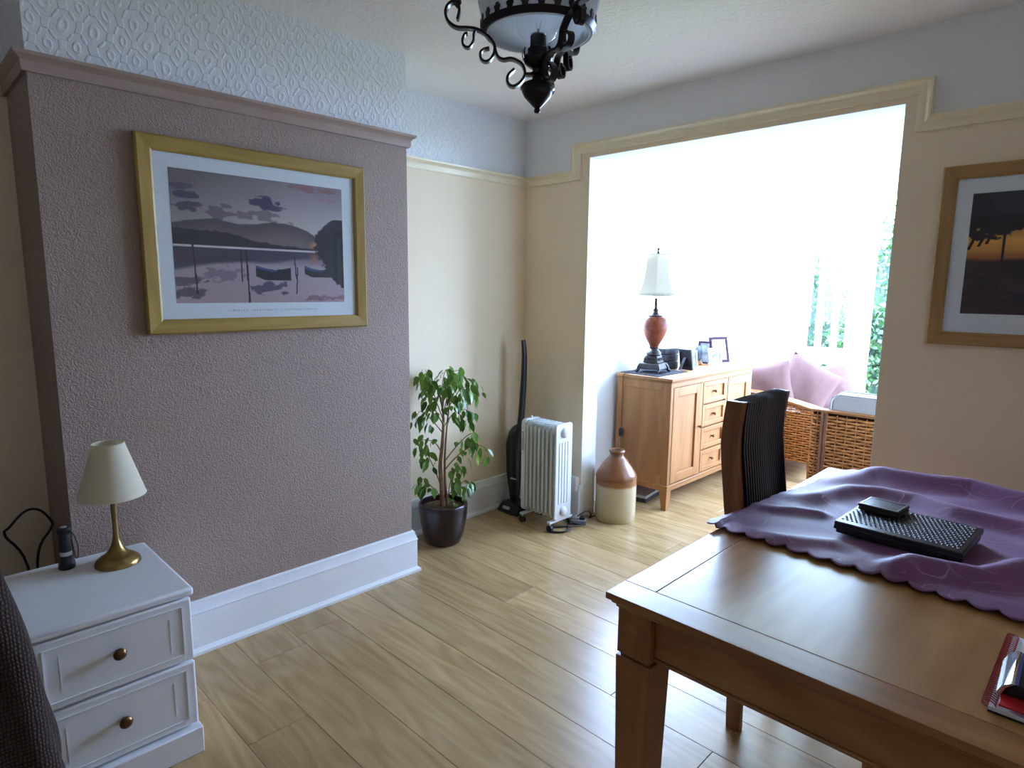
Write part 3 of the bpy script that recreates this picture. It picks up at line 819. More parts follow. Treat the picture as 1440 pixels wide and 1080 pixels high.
mb = MB(); mb.prism([(-0.008, 0.004), (0.0, 0.022), (0.012, 0.031), (0.018, 0.031), (0.006, 0.02), (0.0, 0.004)], 0.03, 0.162, 'Y'); mb.build('chrome_edge', m_chrome, bk, bevel=0.001)
mb = MB(); mb.prism([(0.018, 0.0300), (0.021, 0.0306), (0.021, 0.028), (0.018, 0.027)], 0.032, 0.16, 'Y'); mb.build('blue_line', m_blue, bk)
for k, (a, b, c, d, mt) in enumerate([(0.035, 0.12, 0.075, 0.098, m_red), (0.13, 0.17, 0.07, 0.12, m_red), (0.04, 0.075, 0.108, 0.140, m_silver)]):
    mb = MB(); z0 = 0.0265 + 0.020 * a
    mb.add([(a, c, z0 + 0.0013), (b, c, z0 + 0.0013 + 0.02 * (b - a)), (b, d, z0 + 0.0013 + 0.02 * (b - a)), (a + 0.012, d, z0 + 0.0013)], [(0, 1, 2, 3)])
    mb.build('printed_panel', mt, bk, smooth=False, solid=0.0012)

# ================================================================== DINING CHAIR with ribbed throw
ch = thing('dining_chair', 'oak high-back dining chair tucked under the table edge', 'chair', (-0.80, 2.07, 0))
POST = [(0.0, 0.0), (-0.005, 0.20), (-0.006, 0.44), (-0.03, 0.62), (-0.052, 0.78), (-0.072, 0.95), (-0.070, 1.03), (-0.062, 1.105)]
def post_x(z):
    for (xa, za), (xb, zb) in zip(POST[:-1], POST[1:]):
        if z <= zb: return xa + (xb - xa) * (z - za) / (zb - za)
    return POST[-1][0]
pcurve = [(p.x, p.y) for p in catmull([(a, b, 0) for a, b in POST], 4)]
for s in (-1, 1):
    poly = [(x - 0.032 * (0.8 + 0.2 * min(1, z / 0.5)), z) for x, z in pcurve] + [(x + 0.026 * (0.8 + 0.2 * min(1, z / 0.5)), z) for x, z in reversed(pcurve)]
    y = s * 0.172
    MB().prism(poly, y - 0.0145, y + 0.0145, 'Y').build('back_post', m_chair_z, ch, bevel=0.003)
for s in (-1, 1):
    mb = MB(); mb.frustum((0.385, 0.415, s * 0.17 - 0.015, s * 0.17 + 0.015), (0.38, 0.42, s * 0.17 - 0.019, s * 0.17 + 0.019), 0, 0.44); mb.build('front_leg', m_chair_z, ch, bevel=0.003)
    MB().box(0.02, 0.385, s * 0.17 - 0.01, s * 0.17 + 0.01, 0.385, 0.44).build('seat_rail', m_chair_z, ch, bevel=0.002)
MB().box(0.39, 0.41, -0.155, 0.155, 0.385, 0.44).build('seat_rail', m_chair_z, ch, bevel=0.002)
MB().box(0.0, 0.43, -0.157, 0.157, 0.441, 0.485).build('seat', m_uphol, ch, bevel=0.012, seg=3)
mb = MB().grid(lambda u, v: (post_x(0.52 + 0.56 * v) - 0.004 + 0.012 * math.sin(PI * u), -0.157 + 0.314 * u, 0.52 + 0.56 * v), 12, 16)
mb.build('backrest_panel', m_chair_z, ch, solid=0.022)
MB().box(post_x(1.08) - 0.016, post_x(1.08) + 0.016, -0.157, 0.157, 1.06, 1.092).build('top_rail', m_chair_z, ch, bevel=0.004)
# throw: hangs behind, goes over the top rail and down the front
def throw_pt(u, v):
    y = -0.154 + 0.302 * u
    bag = 0.010 * math.sin(v * PI) + 0.006 * math.sin(u * PI)
    s = v * 1.06
    off = 0.021 + bag * 0.6
    if s < 0.42:                                # behind
        z = 0.68 + s / 0.42 * 0.414; x = post_x(min(z, 1.1)) - off
    elif s < 0.50:                              # over the top
        a = (s - 0.42) / 0.08 * PI
        z = 1.094 + 0.012 * math.sin(a); x = post_x(1.1) - off * math.cos(a)
    else:                                       # down the front
        q = (s - 0.50) / 0.56; z = 1.094 - q * 0.46; x = post_x(z) + off + 0.012 * q
        y += -0.018 * math.sin(q * PI * 0.5) * (1 - u) * 0 + 0.012 * q * (u - 0.5)
    rib = 0.0035 * math.sin(u * 0.302 / 0.0165 * 2 * PI)
    return (x + (rib if s > 0.46 else -rib), y, z + (rib if 0.42 < s < 0.5 else 0))
mb = MB().grid(throw_pt, 108, 60)
th = mb.build('chair_throw', m_stripe, angle=180, solid=0.002, fix=False); th.location = (-0.80, 2.07, 0)
tag(th, 'black ribbed cloth with fine grey stripes draped over the chair back', 'cloth')

# ================================================================== BEDSIDE CABINET
n0 = thing('bedside_cabinet', 'white two-drawer bedside cabinet with brass knobs by the chimney breast', 'bedside cabinet', (-2.195, 0.4025, 0))
# local: front faces +X. x: -0.245..0.24, y: -0.2075..0.2075
MB().box(-0.24, 0.225, -0.197, 0.197, 0.09, 0.512).build('carcass', m_white_furn, n0, bevel=0.002)
mb = MB(); mb.box(-0.245, 0.245, -0.21, 0.21, 0.514, 0.54); mb.build('top', m_white_furn, n0, bevel=0.009, seg=3)
mb = MB(); mb.box(-0.24, 0.262, -0.205, 0.205, 0.0, 0.086); mb.build('plinth', m_white_furn, n0, bevel=0.003)
for z0, z1 in ((0.310, 0.510), (0.094, 0.302)):
    d = MB().box(0.226, 0.243, -0.2, 0.2, z0, z1).build('drawer', m_white_furn, n0, bevel=0.006, seg=3)
    # raised panel with routed outlines
    for ins, w, x in ((0.026, 0.0035, 0.2435), (0.062, 0.002, 0.2435)):
        mb = MB(); a0, a1, b0, b1 = -0.2 + ins, 0.2 - ins, z0 + ins * 0.8, z1 - ins * 0.8
        if ins < 0.05:
            mb.box(0.2425, 0.2455, a0, a1, b0, b0 + w); mb.box(0.2425, 0.2455, a0, a1, b1 - w, b1)
            mb.box(0.2425, 0.2455, a0, a0 + w, b0 + w, b1 - w); mb.box(0.2425, 0.2455, a1 - w, a1, b0 + w, b1 - w)
        else:
            MB().box(0.2425, 0.2442, a0, a0 + w, b0, b1).build('bead', m_white_furn, d, smooth=False)
            mb.box(0.2425, 0.2442, a1 - w, a1, b0, b1)
        mb.build('bead', m_white_furn, d, smooth=False)
    zc = (z0 + z1) / 2 + 0.008
    mb = MB(); mb.lathe([(0.007, 0.2432), (0.0065, 0.251), (0.010, 0.255), (0.0165, 0.260), (0.0175, 0.266), (0.014, 0.272), (0.006, 0.2755), (0, 0.276)], 20, (0, 0, zc), 'X')
    mb.build('knob', m_knob, d)

# bedside lamp
bl = thing('table_lamp', 'small brass table lamp with cream cone shade on the bedside cabinet', 'lamp', (-2.30, 0.497, 0.5405))
k = 1.0
MB().lathe([(0.066, 0.0), (0.067, 0.006), (0.062, 0.016), (0.052, 0.022), (0.050, 0.026), (0.046, 0.028), (0.034, 0.036), (0.024, 0.048), (0.015, 0.066), (0.0105, 0.082), (0.0085, 0.10)], 40).build('base', m_brass, bl)
MB().lathe([(0.0083, 0.0985), (0.0075, 0.13), (0.0085, 0.19), (0.0095, 0.205), (0.0, 0.205)], 20).build('stem', m_brass, bl)
MB().lathe([(0.011, 0.204), (0.0125, 0.208), (0.0125, 0.24), (0.0, 0.24)], 20).build('lamp_holder', m_blackm, bl)
sh = MB().lathe([(0.097, 0.232), (0.0455, 0.404), (0.0442, 0.404), (0.0955, 0.232)], 48, closed=True).build('shade', m_shade, bl)
for zz, rr in ((0.404, 0.0452), (0.232, 0.0965)):
    mb = MB(); mb.tube([(rr * math.cos(2 * PI * i / 48), rr * math.sin(2 * PI * i / 48), zz) for i in range(48)], 0.0014, 6, True); mb.build('wire_ring', m_shade, sh)
MB().lathe([(0.0, 0.238), (0.012, 0.242), (0.014, 0.262), (0.024, 0.285), (0.026, 0.305), (0.018, 0.325), (0, 0.331)], 20).build('bulb', m_opal, bl)

# torch
tr = thing('torch', 'black hand torch with wrist strap standing on the bedside cabinet', 'torch', (-2.37, 0.37, 0.5405))
MB().lathe([(0.0, 0.0), (0.0225, 0.0), (0.0245, 0.006), (0.0225, 0.022), (0.0175, 0.036), (0.0175, 0.044)], 24).build('head', m_black, tr)
MB().lathe([(0.0165, 0.0435), (0.017, 0.05), (0.017, 0.056), (0.0165, 0.058)], 24).build('ring', m_silver, tr)
MB().lathe([(0.0168, 0.0575), (0.0172, 0.062), (0.0155, 0.115), (0.0185, 0.118), (0.0185, 0.134), (0.0155, 0.137), (0.0, 0.138)], 24).build('grip', m_rubber, tr)
MB().box(0.006, 0.020, 0.004, 0.016, 0.118, 0.128).build('switch', m_blackm, tr, bevel=0.002)
MB().lathe([(0.0, 0.1375), (0.009, 0.1375), (0.009, 0.1395), (0, 0.1395)], 16).build('end_cap', m_silver, tr)
mb = MB(); mb.tube(catmull([(0.010, 0.016, 0.122), (0.014, 0.024, 0.108), (0.015, 0.030, 0.08), (0.016, 0.031, 0.052), (0.018, 0.027, 0.034), (0.018, 0.022, 0.036), (0.016, 0.020, 0.06), (0.012, 0.017, 0.095)], 5), 0.0016, 6); mb.build('strap', m_rubber, tr)

# bent black wire frame standing in the alcove
mb = MB(); mb.tube(catmull([(-2.84, 0.345, 0.002), (-2.85, 0.325, 0.40), (-2.85, 0.270, 0.535), (-2.85, 0.285, 0.565), (-2.85, 0.325, 0.607), (-2.85, 0.355, 0.617), (-2.85, 0.385, 0.600), (-2.85, 0.412, 0.55), (-2.85, 0.405, 0.525), (-2.85, 0.355, 0.41), (-2.84, 0.35, 0.002)], 6), 0.0045, 8)
tag(mb.build('wire_handle', m_blackm), 'bent black wire loop standing in the dark alcove behind the bedside cabinet', 'wire loop')

# ================================================================== ARMCHAIR with knitted throw (left edge)
ac = thing('armchair', 'brown upholstered armchair at the left edge, mostly hidden by a knitted throw', 'armchair', (-1.94, -0.30, 0))
MB().box(-0.34, 0.34, -0.42, 0.36, 0.05, 0.30).build('base', m_uphol, ac, bevel=0.03, seg=3)
MB().frustum((-0.34, 0.34, 0.18, 0.44), (-0.31, 0.31, 0.20, 0.385), 0.05, 0.79).build('back', m_uphol, ac, bevel=0.05, seg=4)
for s in (-1, 1): MB().box(s * 0.26 - 0.08, s * 0.26 + 0.08, -0.42, 0.20, 0.05, 0.58).build('arm', m_uphol, ac, bevel=0.05, seg=4)
MB().box(-0.175, 0.175, -0.42, 0.18, 0.302, 0.43).build('seat_cushion', m_uphol, ac, bevel=0.04, seg=4)
for sx in (-1, 1):
    for sy in (-0.36, 0.30): MB().lathe([(0.018, 0), (0.025, 0.055)], 12, (sx * 0.28, sy, 0)).build('foot', m_blackm, ac)
# throw: over the back, down the end that faces the room and down the rear
def knit_pt(u, v):
    # v: 0 on top .. 1 near the floor ; u: 0 inner front edge -> around the end -> 1 rear
    q = max(0.0, (v - 0.12) / 0.88)
    top = 0.845
    z = top - 0.80 * q ** 1.0 if v > 0.12 else top + 0.012 * math.sin(v / 0.12 * PI)
    grow = min(1.0, v / 0.12) ** 0.5
    Yr = 0.137 + 0.095 * (1 - math.exp(-2.1 * q)) ; Xe = -1.605 + 0.035 * q
    Yf = -0.16 - 0.10 * q
    cx, cy = -1.80, 0.0
    # contour: front edge (Xe,Yf) -> corner (Xe,Yr) -> rear (-1.90,Yr)
    R = 0.05
    l1 = (Yr - R) - Yf; l2 = R * PI / 2; l3 = (Xe - R) + 1.90
    d = u * (l1 + l2 + l3)
    if d < l1: x, y, nx, ny = Xe, Yf + d, 1, 0
    elif d < l1 + l2:
        a = (d - l1) / R; x = Xe - R + R * math.cos(a); y = Yr - R + R * math.sin(a); nx, ny = math.cos(a), math.sin(a)
    else: x, y, nx, ny = Xe - R - (d - l1 - l2), Yr, 0, 1
    fold = 0.014 * q * math.sin(u * 34 + 2.2 * math.sin(v * 4)) + 0.008 * math.sin(v * 19 + u * 12) * q
    if ny > 0.9 and x < -1.86: fold = 0
    x += nx * fold; y += ny * fold
    x = cx + (x - cx) * grow; y = cy + (y - cy) * grow
    return (x, y, z)
mb = MB().grid(knit_pt, 90, 70)
tag(mb.build('knitted_throw', m_knit, solid=0.010, angle=180, fix=False), 'chunky brown knitted throw hanging over the armchair at the left edge', 'throw')

# ================================================================== POTTED FIG
PX, PY = -2.70, 2.20
pf = thing('potted_fig', 'weeping fig with green leaves in a dark plum pot in the alcove', 'plant', (PX, PY, 0))
pot = MB().lathe([(0.0, 0.0), (0.085, 0.0), (0.10, 0.012), (0.118, 0.06), (0.132, 0.13), (0.139, 0.20), (0.139, 0.232), (0.135, 0.238), (0.127, 0.236), (0.124, 0.20), (0.0, 0.198)], 48).build('pot', m_pot, pf)
MB().lathe([(0.0, 0.2135), (0.06, 0.213), (0.1235, 0.206), (0.1235, 0.199), (0.0, 0.199)], 32).build('soil', m_soil, pf)
rv = Vector((0.714, 0.700, 0)); fv = Vector((-0.700, 0.714, 0))
def fig(px, py, dep=0.0):
    """branch sketch coordinates (sideways, height) plus a depth in metres -> point in the plant's own space"""
    d = (px - 621) / 258.0; z = 1.02 - (py - 515) * 0.00393
    k = 1 + dep / 3.45
    return Vector((rv.x * d * k + fv.x * dep, rv.y * d * k + fv.y * dep, 1.45 + (z - 1.45) * k))
trunk_px = [(620, 716), (619, 690), (617, 660), (620, 630), (622, 600), (621, 575), (614, 545)]
pts = catmull([fig(a, b) for a, b in trunk_px], 5)
pts[0].z = 0.205
MB().tube(pts, [0.0145 - 0.010 * i / (len(pts) - 1) for i in range(len(pts))], 8).build('trunk', m_bark, pf)
pts = catmull([fig(627, 716, 0.02), fig(624, 690, 0.012), fig(624, 650, -0.01), fig(627, 600, 0.012), fig(632, 555, 0.03)], 5); pts[0].z = 0.205
MB().tube(pts, [0.0095 - 0.006 * i / (len(pts) - 1) for i in range(len(pts))], 8).build('trunk', m_bark, pf)
BR = [  # branches: sideways, height, depth
    [(622, 600, 0), (606, 570, 0.02), (594, 540, 0.05), (590, 520, 0.06)],
    [(621, 590, 0), (612, 560, -0.06), (604, 530, -0.10), (600, 520, -0.12)],
    [(622, 585, 0), (630, 550, 0.04), (648, 532, 0.06), (664, 540, 0.05), (674, 556, 0.04)],
    [(622, 585, 0), (640, 560, -0.05), (652, 545, -0.09), (668, 548, -0.1)],
    [(624, 600, 0), (638, 580, 0.05), (655, 578, 0.07), (662, 590, 0.07)],
    [(620, 610, 0), (604, 590, -0.04), (590, 580, -0.05), (583, 595, -0.05)],
    [(619, 640, 0), (608, 625, 0.02), (590, 622, 0.02), (580, 630, 0.03)],
    [(622, 668, 0), (640, 648, -0.03), (660, 633, -0.05), (680, 630, -0.05), (690, 645, -0.05)],
    [(622, 655, 0), (642, 628, 0.05), (660, 612, 0.06), (672, 618, 0.06)],
    [(618, 690, 0), (606, 660, 0.02), (595, 640, 0.02), (585, 645, 0.02)],
    [(628, 705, 0), (640, 692, -0.02), (656, 682, -0.03), (666, 690, -0.04)],
    [(617, 705, 0), (604, 690, -0.03), (592, 680, -0.03), (583, 690, -0.03)],
    [(628, 708, 0), (632, 680, 0.03), (640, 660, 0.04), (648, 655, 0.05)],
    [(621, 575, 0), (618, 545, 0.09), (622, 522, 0.11), (632, 518, 0.12)],
    [(622, 570, 0), (628, 540, -0.08), (638, 524, -0.11), (652, 520, -0.13)]]
def clampfig(p):
    p.x = max(p.x, XL + 0.035 - PX); p.y = max(p.y, CY1 + 0.04 - PY) if p.x + PX < XC + 0.04 else p.y
    return p
leafm = []
for var in range(3):
    ln_, wd, cu = [(0.064, 0.0155, 0.012), (0.054, 0.0135, 0.007), (0.070, 0.0165, 0.017)][var]
    vs = []; fs = []
    prof = [(0.0, 0.0), (0.18, 0.72), (0.42, 1.0), (0.68, 0.72), (0.88, 0.25), (1.0, 0.0)]
    for q, w in prof:
        x = q * ln_; z = -cu * q * q
        vs += [(x, -w * wd, z + 0.25 * w * wd), (x, 0, z), (x, w * wd, z + 0.25 * w * wd)]
    for i in range(len(prof) - 1):
        a = i * 3; fs += [(a, a + 3, a + 4, a + 1), (a + 1, a + 4, a + 5, a + 2)]
    me = bpy.data.meshes.new('leaf'); me.from_pydata(vs, [], fs); me.materials.append(m_leaf)
    me.polygons.foreach_set('use_smooth', [True] * len(me.polygons)); leafm.append(me)
def leaf(pos, direction):
    o = bpy.data.objects.new('leaf', random.choice(leafm)); COL.objects.link(o); o.parent = pf
    d = direction.normalized()
    q = d.to_track_quat('X', 'Z')
    o.rotation_mode = 'QUATERNION'
    o.rotation_quaternion = q @ Vector((1, 0, 0)).rotation_difference(Vector((1, 0, 0)))
    o.rotation_quaternion = q @ Matrix.Rotation(random.uniform(-0.9, 0.9), 4, 'X').to_quaternion()
    o.location = pos
    s = random.uniform(0.8, 1.18); o.scale = (s, s * random.uniform(0.9, 1.15), s)
leaf_count = 0
for bi, b in enumerate(BR):
    pts = catmull([clampfig(fig(*p)) for p in b], 6)
    MB().tube(pts, [0.0036 - 0.0026 * i / (len(pts) - 1) for i in range(len(pts))], 6).build('branch', m_bark, pf)
    n = len(pts)
    nl = 24 if bi in (0, 1, 2, 3, 4, 5, 13, 14) else 14
    for k in range(nl):
        fpos = (0.22 if bi in (0, 1, 2, 3, 4, 5, 13, 14) else 0.35) + (0.78 if bi in (0, 1, 2, 3, 4, 5, 13, 14) else 0.65) * (k + random.random() * 0.6) / nl
        i = min(int(fpos * (n - 1)), n - 2)
        tan = (pts[i + 1] - pts[i]).normalized()
        ang = k * 2.4
        side = tan.cross(Vector((0, 0, 1)));
        if side.length < 0.05: side = Vector((1, 0, 0))
        side.normalize(); up2 = side.cross(tan)
        jit = side * math.cos(ang) + up2 * math.sin(ang)
        pos = pts[i] + jit * random.uniform(0.004, 0.05) + Vector((0, 0, random.uniform(-0.03, 0.01)))
        d = jit * 0.55 + tan * 0.3 + Vector((random.uniform(-0.35, 0.35), random.uniform(-0.35, 0.35), -0.95))
        if pos.z < 0.25: continue
        e = pos + d.normalized() * 0.06
        if e.x + PX < XL + 0.03: d.x = abs(d.x) + 0.5; pos.x = max(pos.x, XL + 0.03 - PX)
        if e.y + PY < CY1 + 0.03: d.y = abs(d.y) + 0.3
        leaf(pos, d); leaf_count += 1
for k in range(5):    # fallen leaves on the soil
    a = random.uniform(0, 2 * PI); leaf(Vector((0.08 * math.cos(a), 0.08 * math.sin(a), 0.224)), Vector((math.cos(a + 2), math.sin(a + 2), 0.05)))

# ================================================================== UPRIGHT VACUUM
vc = thing('vacuum_cleaner', 'slim black upright vacuum cleaner leaning in the corner', 'vacuum cleaner', (-2.80, 2.90, 0))
hp = catmull([(0.012, 0.0, 0.42), (0.030, 0.01, 0.60), (0.042, 0.015, 0.80), (0.046, 0.018, 0.97), (0.043, 0.018, 1.06), (0.036, 0.016, 1.125)], 5)
oct_ = [(math.cos(2 * PI * q / 10 + 0.3), 0.8 * math.sin(2 * PI * q / 10 + 0.3)) for q in range(10)]
MB().sweep(hp, oct_, scale=[0.031 - 0.014 * i / (len(hp) - 1) for i in range(len(hp))]).build('handle', m_black, vc)
MB().obox((0.0575, 0.0065, 0.985), (0.75, -0.66, 0), (0.66, 0.75, 0), (0, 0, 1), 0.0015, 0.007, 0.02).build('label_plate', m_silver, vc)
bp = [(-0.004, -0.006, 0.07), (-0.006, -0.006, 0.14), (-0.012, -0.006, 0.24), (-0.016, -0.004, 0.40), (-0.010, -0.002, 0.47), (0.004, 0.0, 0.53), (0.018, 0.006, 0.565)]
MB().sweep(catmull(bp, 4), oct_, scale=[v for v in np.interp(np.linspace(0, 1, 25), [0, 0.18, 0.35, 0.6, 0.8, 1], [0.035, 0.046, 0.056, 0.064, 0.054, 0.020])]).build('dust_container', m_black, vc)
MB().obox((0.016, -0.052, 0.22), (1, 0, 0), (0, 1, 0), (0, 0, 1), 0.035, 0.004, 0.004).build('clip', m_silver, vc, bevel=0.001)
mb = MB(); mb.frustum((-0.062, 0.13, -0.125, 0.055), (-0.045, 0.11, -0.085, 0.045), 0.004, 0.062); mb.build('floor_head', m_black, vc, bevel=0.012, seg=3)
for s in (-0.04, 0.10): MB().lathe([(0.0, -0.012), (0.014, -0.012), (0.014, 0.012), (0, 0.012)], 14, (s, 0.062, 0.0145), 'X').build('wheel', m_rubber, vc)
MB().obox((0.02, -0.106, 0.035), (1, 0, 0), (0, 0.5, 0.87), (0, -0.87, 0.5), 0.03, 0.01, 0.003).build('badge', m_silver, vc)

# ================================================================== OIL-FILLED RADIATOR
ht = thing('oil_radiator', 'grey-white oil-filled electric radiator on castors by the corner', 'heater', (-2.478, 2.84, 0), math.radians(0))
# local: X along the row of fins (-0.138..0.138), Y across
def rrect(w, z0, z1, r, n=6):
    out = []
    for cx, cz, a0 in ((w - r, z1 - r, 0), (-w + r, z1 - r, 90), (-w + r, z0 + r, 180), (w - r, z0 + r, 270)):
        for k in range(n + 1):
            a = math.radians(a0 + 90 * k / n); out.append((cx + r * math.cos(a), cz + r * math.sin(a)))
    return out
for i in range(7):
    x = -0.098 + i * 0.0325
    mb = MB(); mb.prism(rrect(0.072, 0.075, 0.648, 0.022), x - 0.0018, x + 0.0018, 'X')
    for yy in (-0.045, -0.015, 0.015, 0.045):       # pressed oil channels
        mb.sweep([(x, yy, 0.12), (x, yy, 0.60)], [(0.0, -0.010), (0.009, -0.004), (0.009, 0.004), (0.0, 0.010), (-0.009, 0.004), (-0.009, -0.004)], up=(1, 0, 0))
    mb.lathe([(0.022, x - 0.015), (0.022, x + 0.015)], 14, (0, 0, 0.605), 'X'); mb.lathe([(0.022, x - 0.015), (0.022, x + 0.015)], 14, (0, 0, 0.115), 'X')
    # folded edge rims
    mb.box(x - 0.010, x + 0.004, -0.073, -0.070, 0.105, 0.62); mb.box(x - 0.010, x + 0.004, 0.070, 0.073, 0.105, 0.62); mb.box(x - 0.012, x + 0.006, -0.05, 0.05, 0.646, 0.650)
    mb.build('fin', m_heater, ht, bevel=0.001)
mb = MB(); mb.prism(rrect(0.076, 0.068, 0.658, 0.02), 0.122, 0.136, 'X'); ep = mb.build('end_panel', m_heater_p, ht, bevel=0.004)
for yy in (-0.039, -0.013, 0.013, 0.039):
    MB().box(0.1355, 0.1395, yy - 0.0075, yy + 0.0075, 0.165, 0.545).build('rib', m_heater_p, ep, bevel=0.003)
for zz in (0.602, 0.115):
    MB().lathe([(0.031, 0.1355), (0.031, 0.140), (0.026, 0.150), (0.018, 0.155), (0, 0.156)], 24, (0, 0, zz), 'X').build('boss', m_heater_p, ep)
mb = MB(); mb.prism(rrect(0.074, 0.07, 0.655, 0.03), -0.150, -0.118, 'X'); cp = mb.build('control_panel', m_heater_p, ht, bevel=0.005)
for q in range(12):
    MB().box(-0.142, -0.128, -0.0748, -0.0735, 0.46 + q * 0.010, 0.4645 + q * 0.010).build('vent_slot', m_blackm, cp, smooth=False)
MB().lathe([(0.009, 0.655), (0.009, 0.663), (0.005, 0.668), (0, 0.668)], 14, (-0.134, 0, 0)).build('knob', m_heater_p, cp)
for x in (-0.115, 0.112):
    fb = MB().box(x - 0.014, x + 0.014, -0.105, 0.105, 0.052, 0.066).build('foot_bar', m_heater_p, ht, bevel=0.004)
    for y in (-0.09, 0.09):
        MB().lathe([(0.012, -0.011), (0.021, -0.009), (0.021, 0.009), (0.012, 0.011)], 18, (x, y, 0.0215), 'Y').build('castor', m_rubber, fb)
        MB().lathe([(0.006, 0.04), (0.006, 0.053)], 8, (x, y, 0)).build('castor_stem', m_silver, fb)

# wall socket behind the heater, plug and cables
so = thing('wall_socket', 'white wall socket on the cream wall behind the radiator', 'socket', (-2.448, YB, 0.225))
MB().box(-0.045, 0.045, -0.034, -0.0005, -0.043, 0.043).build('box', m_socket, so, bevel=0.004)
for s in (0.018,): MB().box(s - 0.004, s + 0.004, -0.0365, -0.034, 0.014, 0.028).build('switch', m_socket, so, bevel=0.001)
pg = thing('plug_adaptor', 'white plug with trailing lead below the wall socket', 'plug', (-2.455, YB - 0.11, 0.0))
mb = MB(); mb.obox((0.0, 0, 0.085), (0.6, 0, -0.8), (0, 1, 0), (0.8, 0, 0.6), 0.030, 0.018, 0.014); mb.build('body', m_socket, pg, bevel=0.004)
mb = MB(); mb.tube(catmull([(0.015, 0, 0.064), (0.05, -0.01, 0.03), (0.09, -0.02, 0.012), (0.13, 0.0, 0.008), (0.10, 0.04, 0.006), (0.02, 0.045, 0.006)], 6), 0.0035, 7); mb.build('lead', m_rubber, pg)
mb = MB(); mb.tube(catmull([(-0.055, 0.060, 0.20), (-0.045, 0.03, 0.15), (-0.02, 0.0, 0.104)], 5), 0.0035, 7); mb.build('lead', m_socket, pg)
def cable(label, pts, r, mat):
    mb = MB(); mb.tube(catmull(pts, 7), r, 7)
    return tag(mb.build('cable', mat), label, 'cable')
cable('black mains cable coiled on the floor under the radiator', [(-2.40, 2.86, 0.09), (-2.33, 2.88, 0.015), (-2.30, 2.80, 0.005), (-2.36, 2.74, 0.005), (-2.40, 2.78, 0.005), (-2.34, 2.87, 0.006), (-2.29, 2.86, 0.012), (-2.30, 2.78, 0.012), (-2.37, 2.745, 0.012), (-2.39, 2.80, 0.012), (-2.30, 2.93, 0.008), (-2.31, 2.99, 0.006)], 0.0038, m_rubber)
cable('black lead looping behind the stoneware jug', [(-2.47, 3.035, 0.13), (-2.43, 2.98, 0.07), (-2.38, 2.96, 0.015), (-2.34, 3.0, 0.05), (-2.31, 3.04, 0.075), (-2.30, 3.07, 0.04), (-2.34, 3.10, 0.006), (-2.34, 3.22, 0.006)], 0.0036, m_rubber)
ex = thing('extension_block', 'grey plug extension block on the floor beside the jug', 'extension lead', (-2.335, 2.985, 0), math.radians(35))
MB().box(-0.05, 0.05, -0.025, 0.025, 0.0, 0.028).build('body', plain('grey_plastic', (0.20, 0.22, 0.25), 0.4), ex, bevel=0.005)
for s in (-0.024, 0.024): MB().box(s - 0.016, s + 0.016, -0.018, 0.018, 0.028, 0.05).build('plug', m_black if s > 0 else m_silver, ex, bevel=0.005)

# ================================================================== STONEWARE JUG
jg = MB().lathe([(0.0, 0.0), (0.122, 0.0), (0.127, 0.008), (0.128, 0.05), (0.128, 0.235), (0.130, 0.262), (0.128, 0.268), (0.131, 0.273), (0.131, 0.285), (0.122, 0.305), (0.090, 0.355), (0.062, 0.392), (0.046, 0.408), (0.042, 0.416), (0.042, 0.428), (0.049, 0.434), (0.051, 0.442), (0.047, 0.450), (0.036, 0.450), (0.033, 0.44), (0.033, 0.40), (0.0, 0.39)], 56).build('stoneware_jug', m_jug)
jg.location = (-2.235, 3.235, 0)
tag(jg, 'two-tone stoneware flagon, brown shoulder over cream body, beside the sideboard', 'jug')

# ================================================================== SIDEBOARD
SX0, SX1, SY0, SY1, SZ = -2.495, -2.07, 3.575, 4.775, 0.886
sb = thing('sideboard', 'light oak sideboard with two doors and four drawers in the bay', 'sideboard', (0, 0, 0))
MB().box(SX0, SX1 + 0.012, SY0 - 0.012, SY1 + 0.012, SZ - 0.022, SZ).build('top', m_side_y, sb, bevel=0.004)
MB().box(SX0 + 0.004, SX1 + 0.004, SY0 - 0.004, SY1 + 0.004, SZ - 0.034, SZ - 0.022).build('top_moulding', m_side_y, sb, bevel=0.005)
bz0 = 0.165
MB().box(SX0 + 0.01, SX1 - 0.024, SY0 + 0.02, SY1 - 0.02, bz0, SZ - 0.034).build('carcass', m_side_z, sb)
# end panel facing the room: frame and recessed panel
for yy, s in ((SY0, 1), (SY1, -1)):
    def yb_(a, b): return (min(yy + s * a, yy + s * b), max(yy + s * a, yy + s * b))
    MB().box(SX0 + 0.006, SX0 + 0.055, *yb_(0.0, 0.02), bz0, SZ - 0.034).build('end_stile', m_side_z, sb, bevel=0.002)
    MB().box(SX1 - 0.055, SX1, *yb_(0.0, 0.02), bz0, SZ - 0.034).build('end_stile', m_side_z, sb, bevel=0.002)
    MB().box(SX0 + 0.055, SX1 - 0.055, *yb_(0.0, 0.02), bz0, bz0 + 0.07).build('end_rail', m_side_z, sb, bevel=0.002)
    MB().box(SX0 + 0.055, SX1 - 0.055, *yb_(0.0, 0.02), SZ - 0.085, SZ - 0.034).build('end_rail', m_side_z, sb, bevel=0.002)
    MB().box(SX0 + 0.055, SX1 - 0.055, *yb_(0.006, 0.02), bz0 + 0.07, SZ - 0.085).build('end_panel', m_side_z, sb)
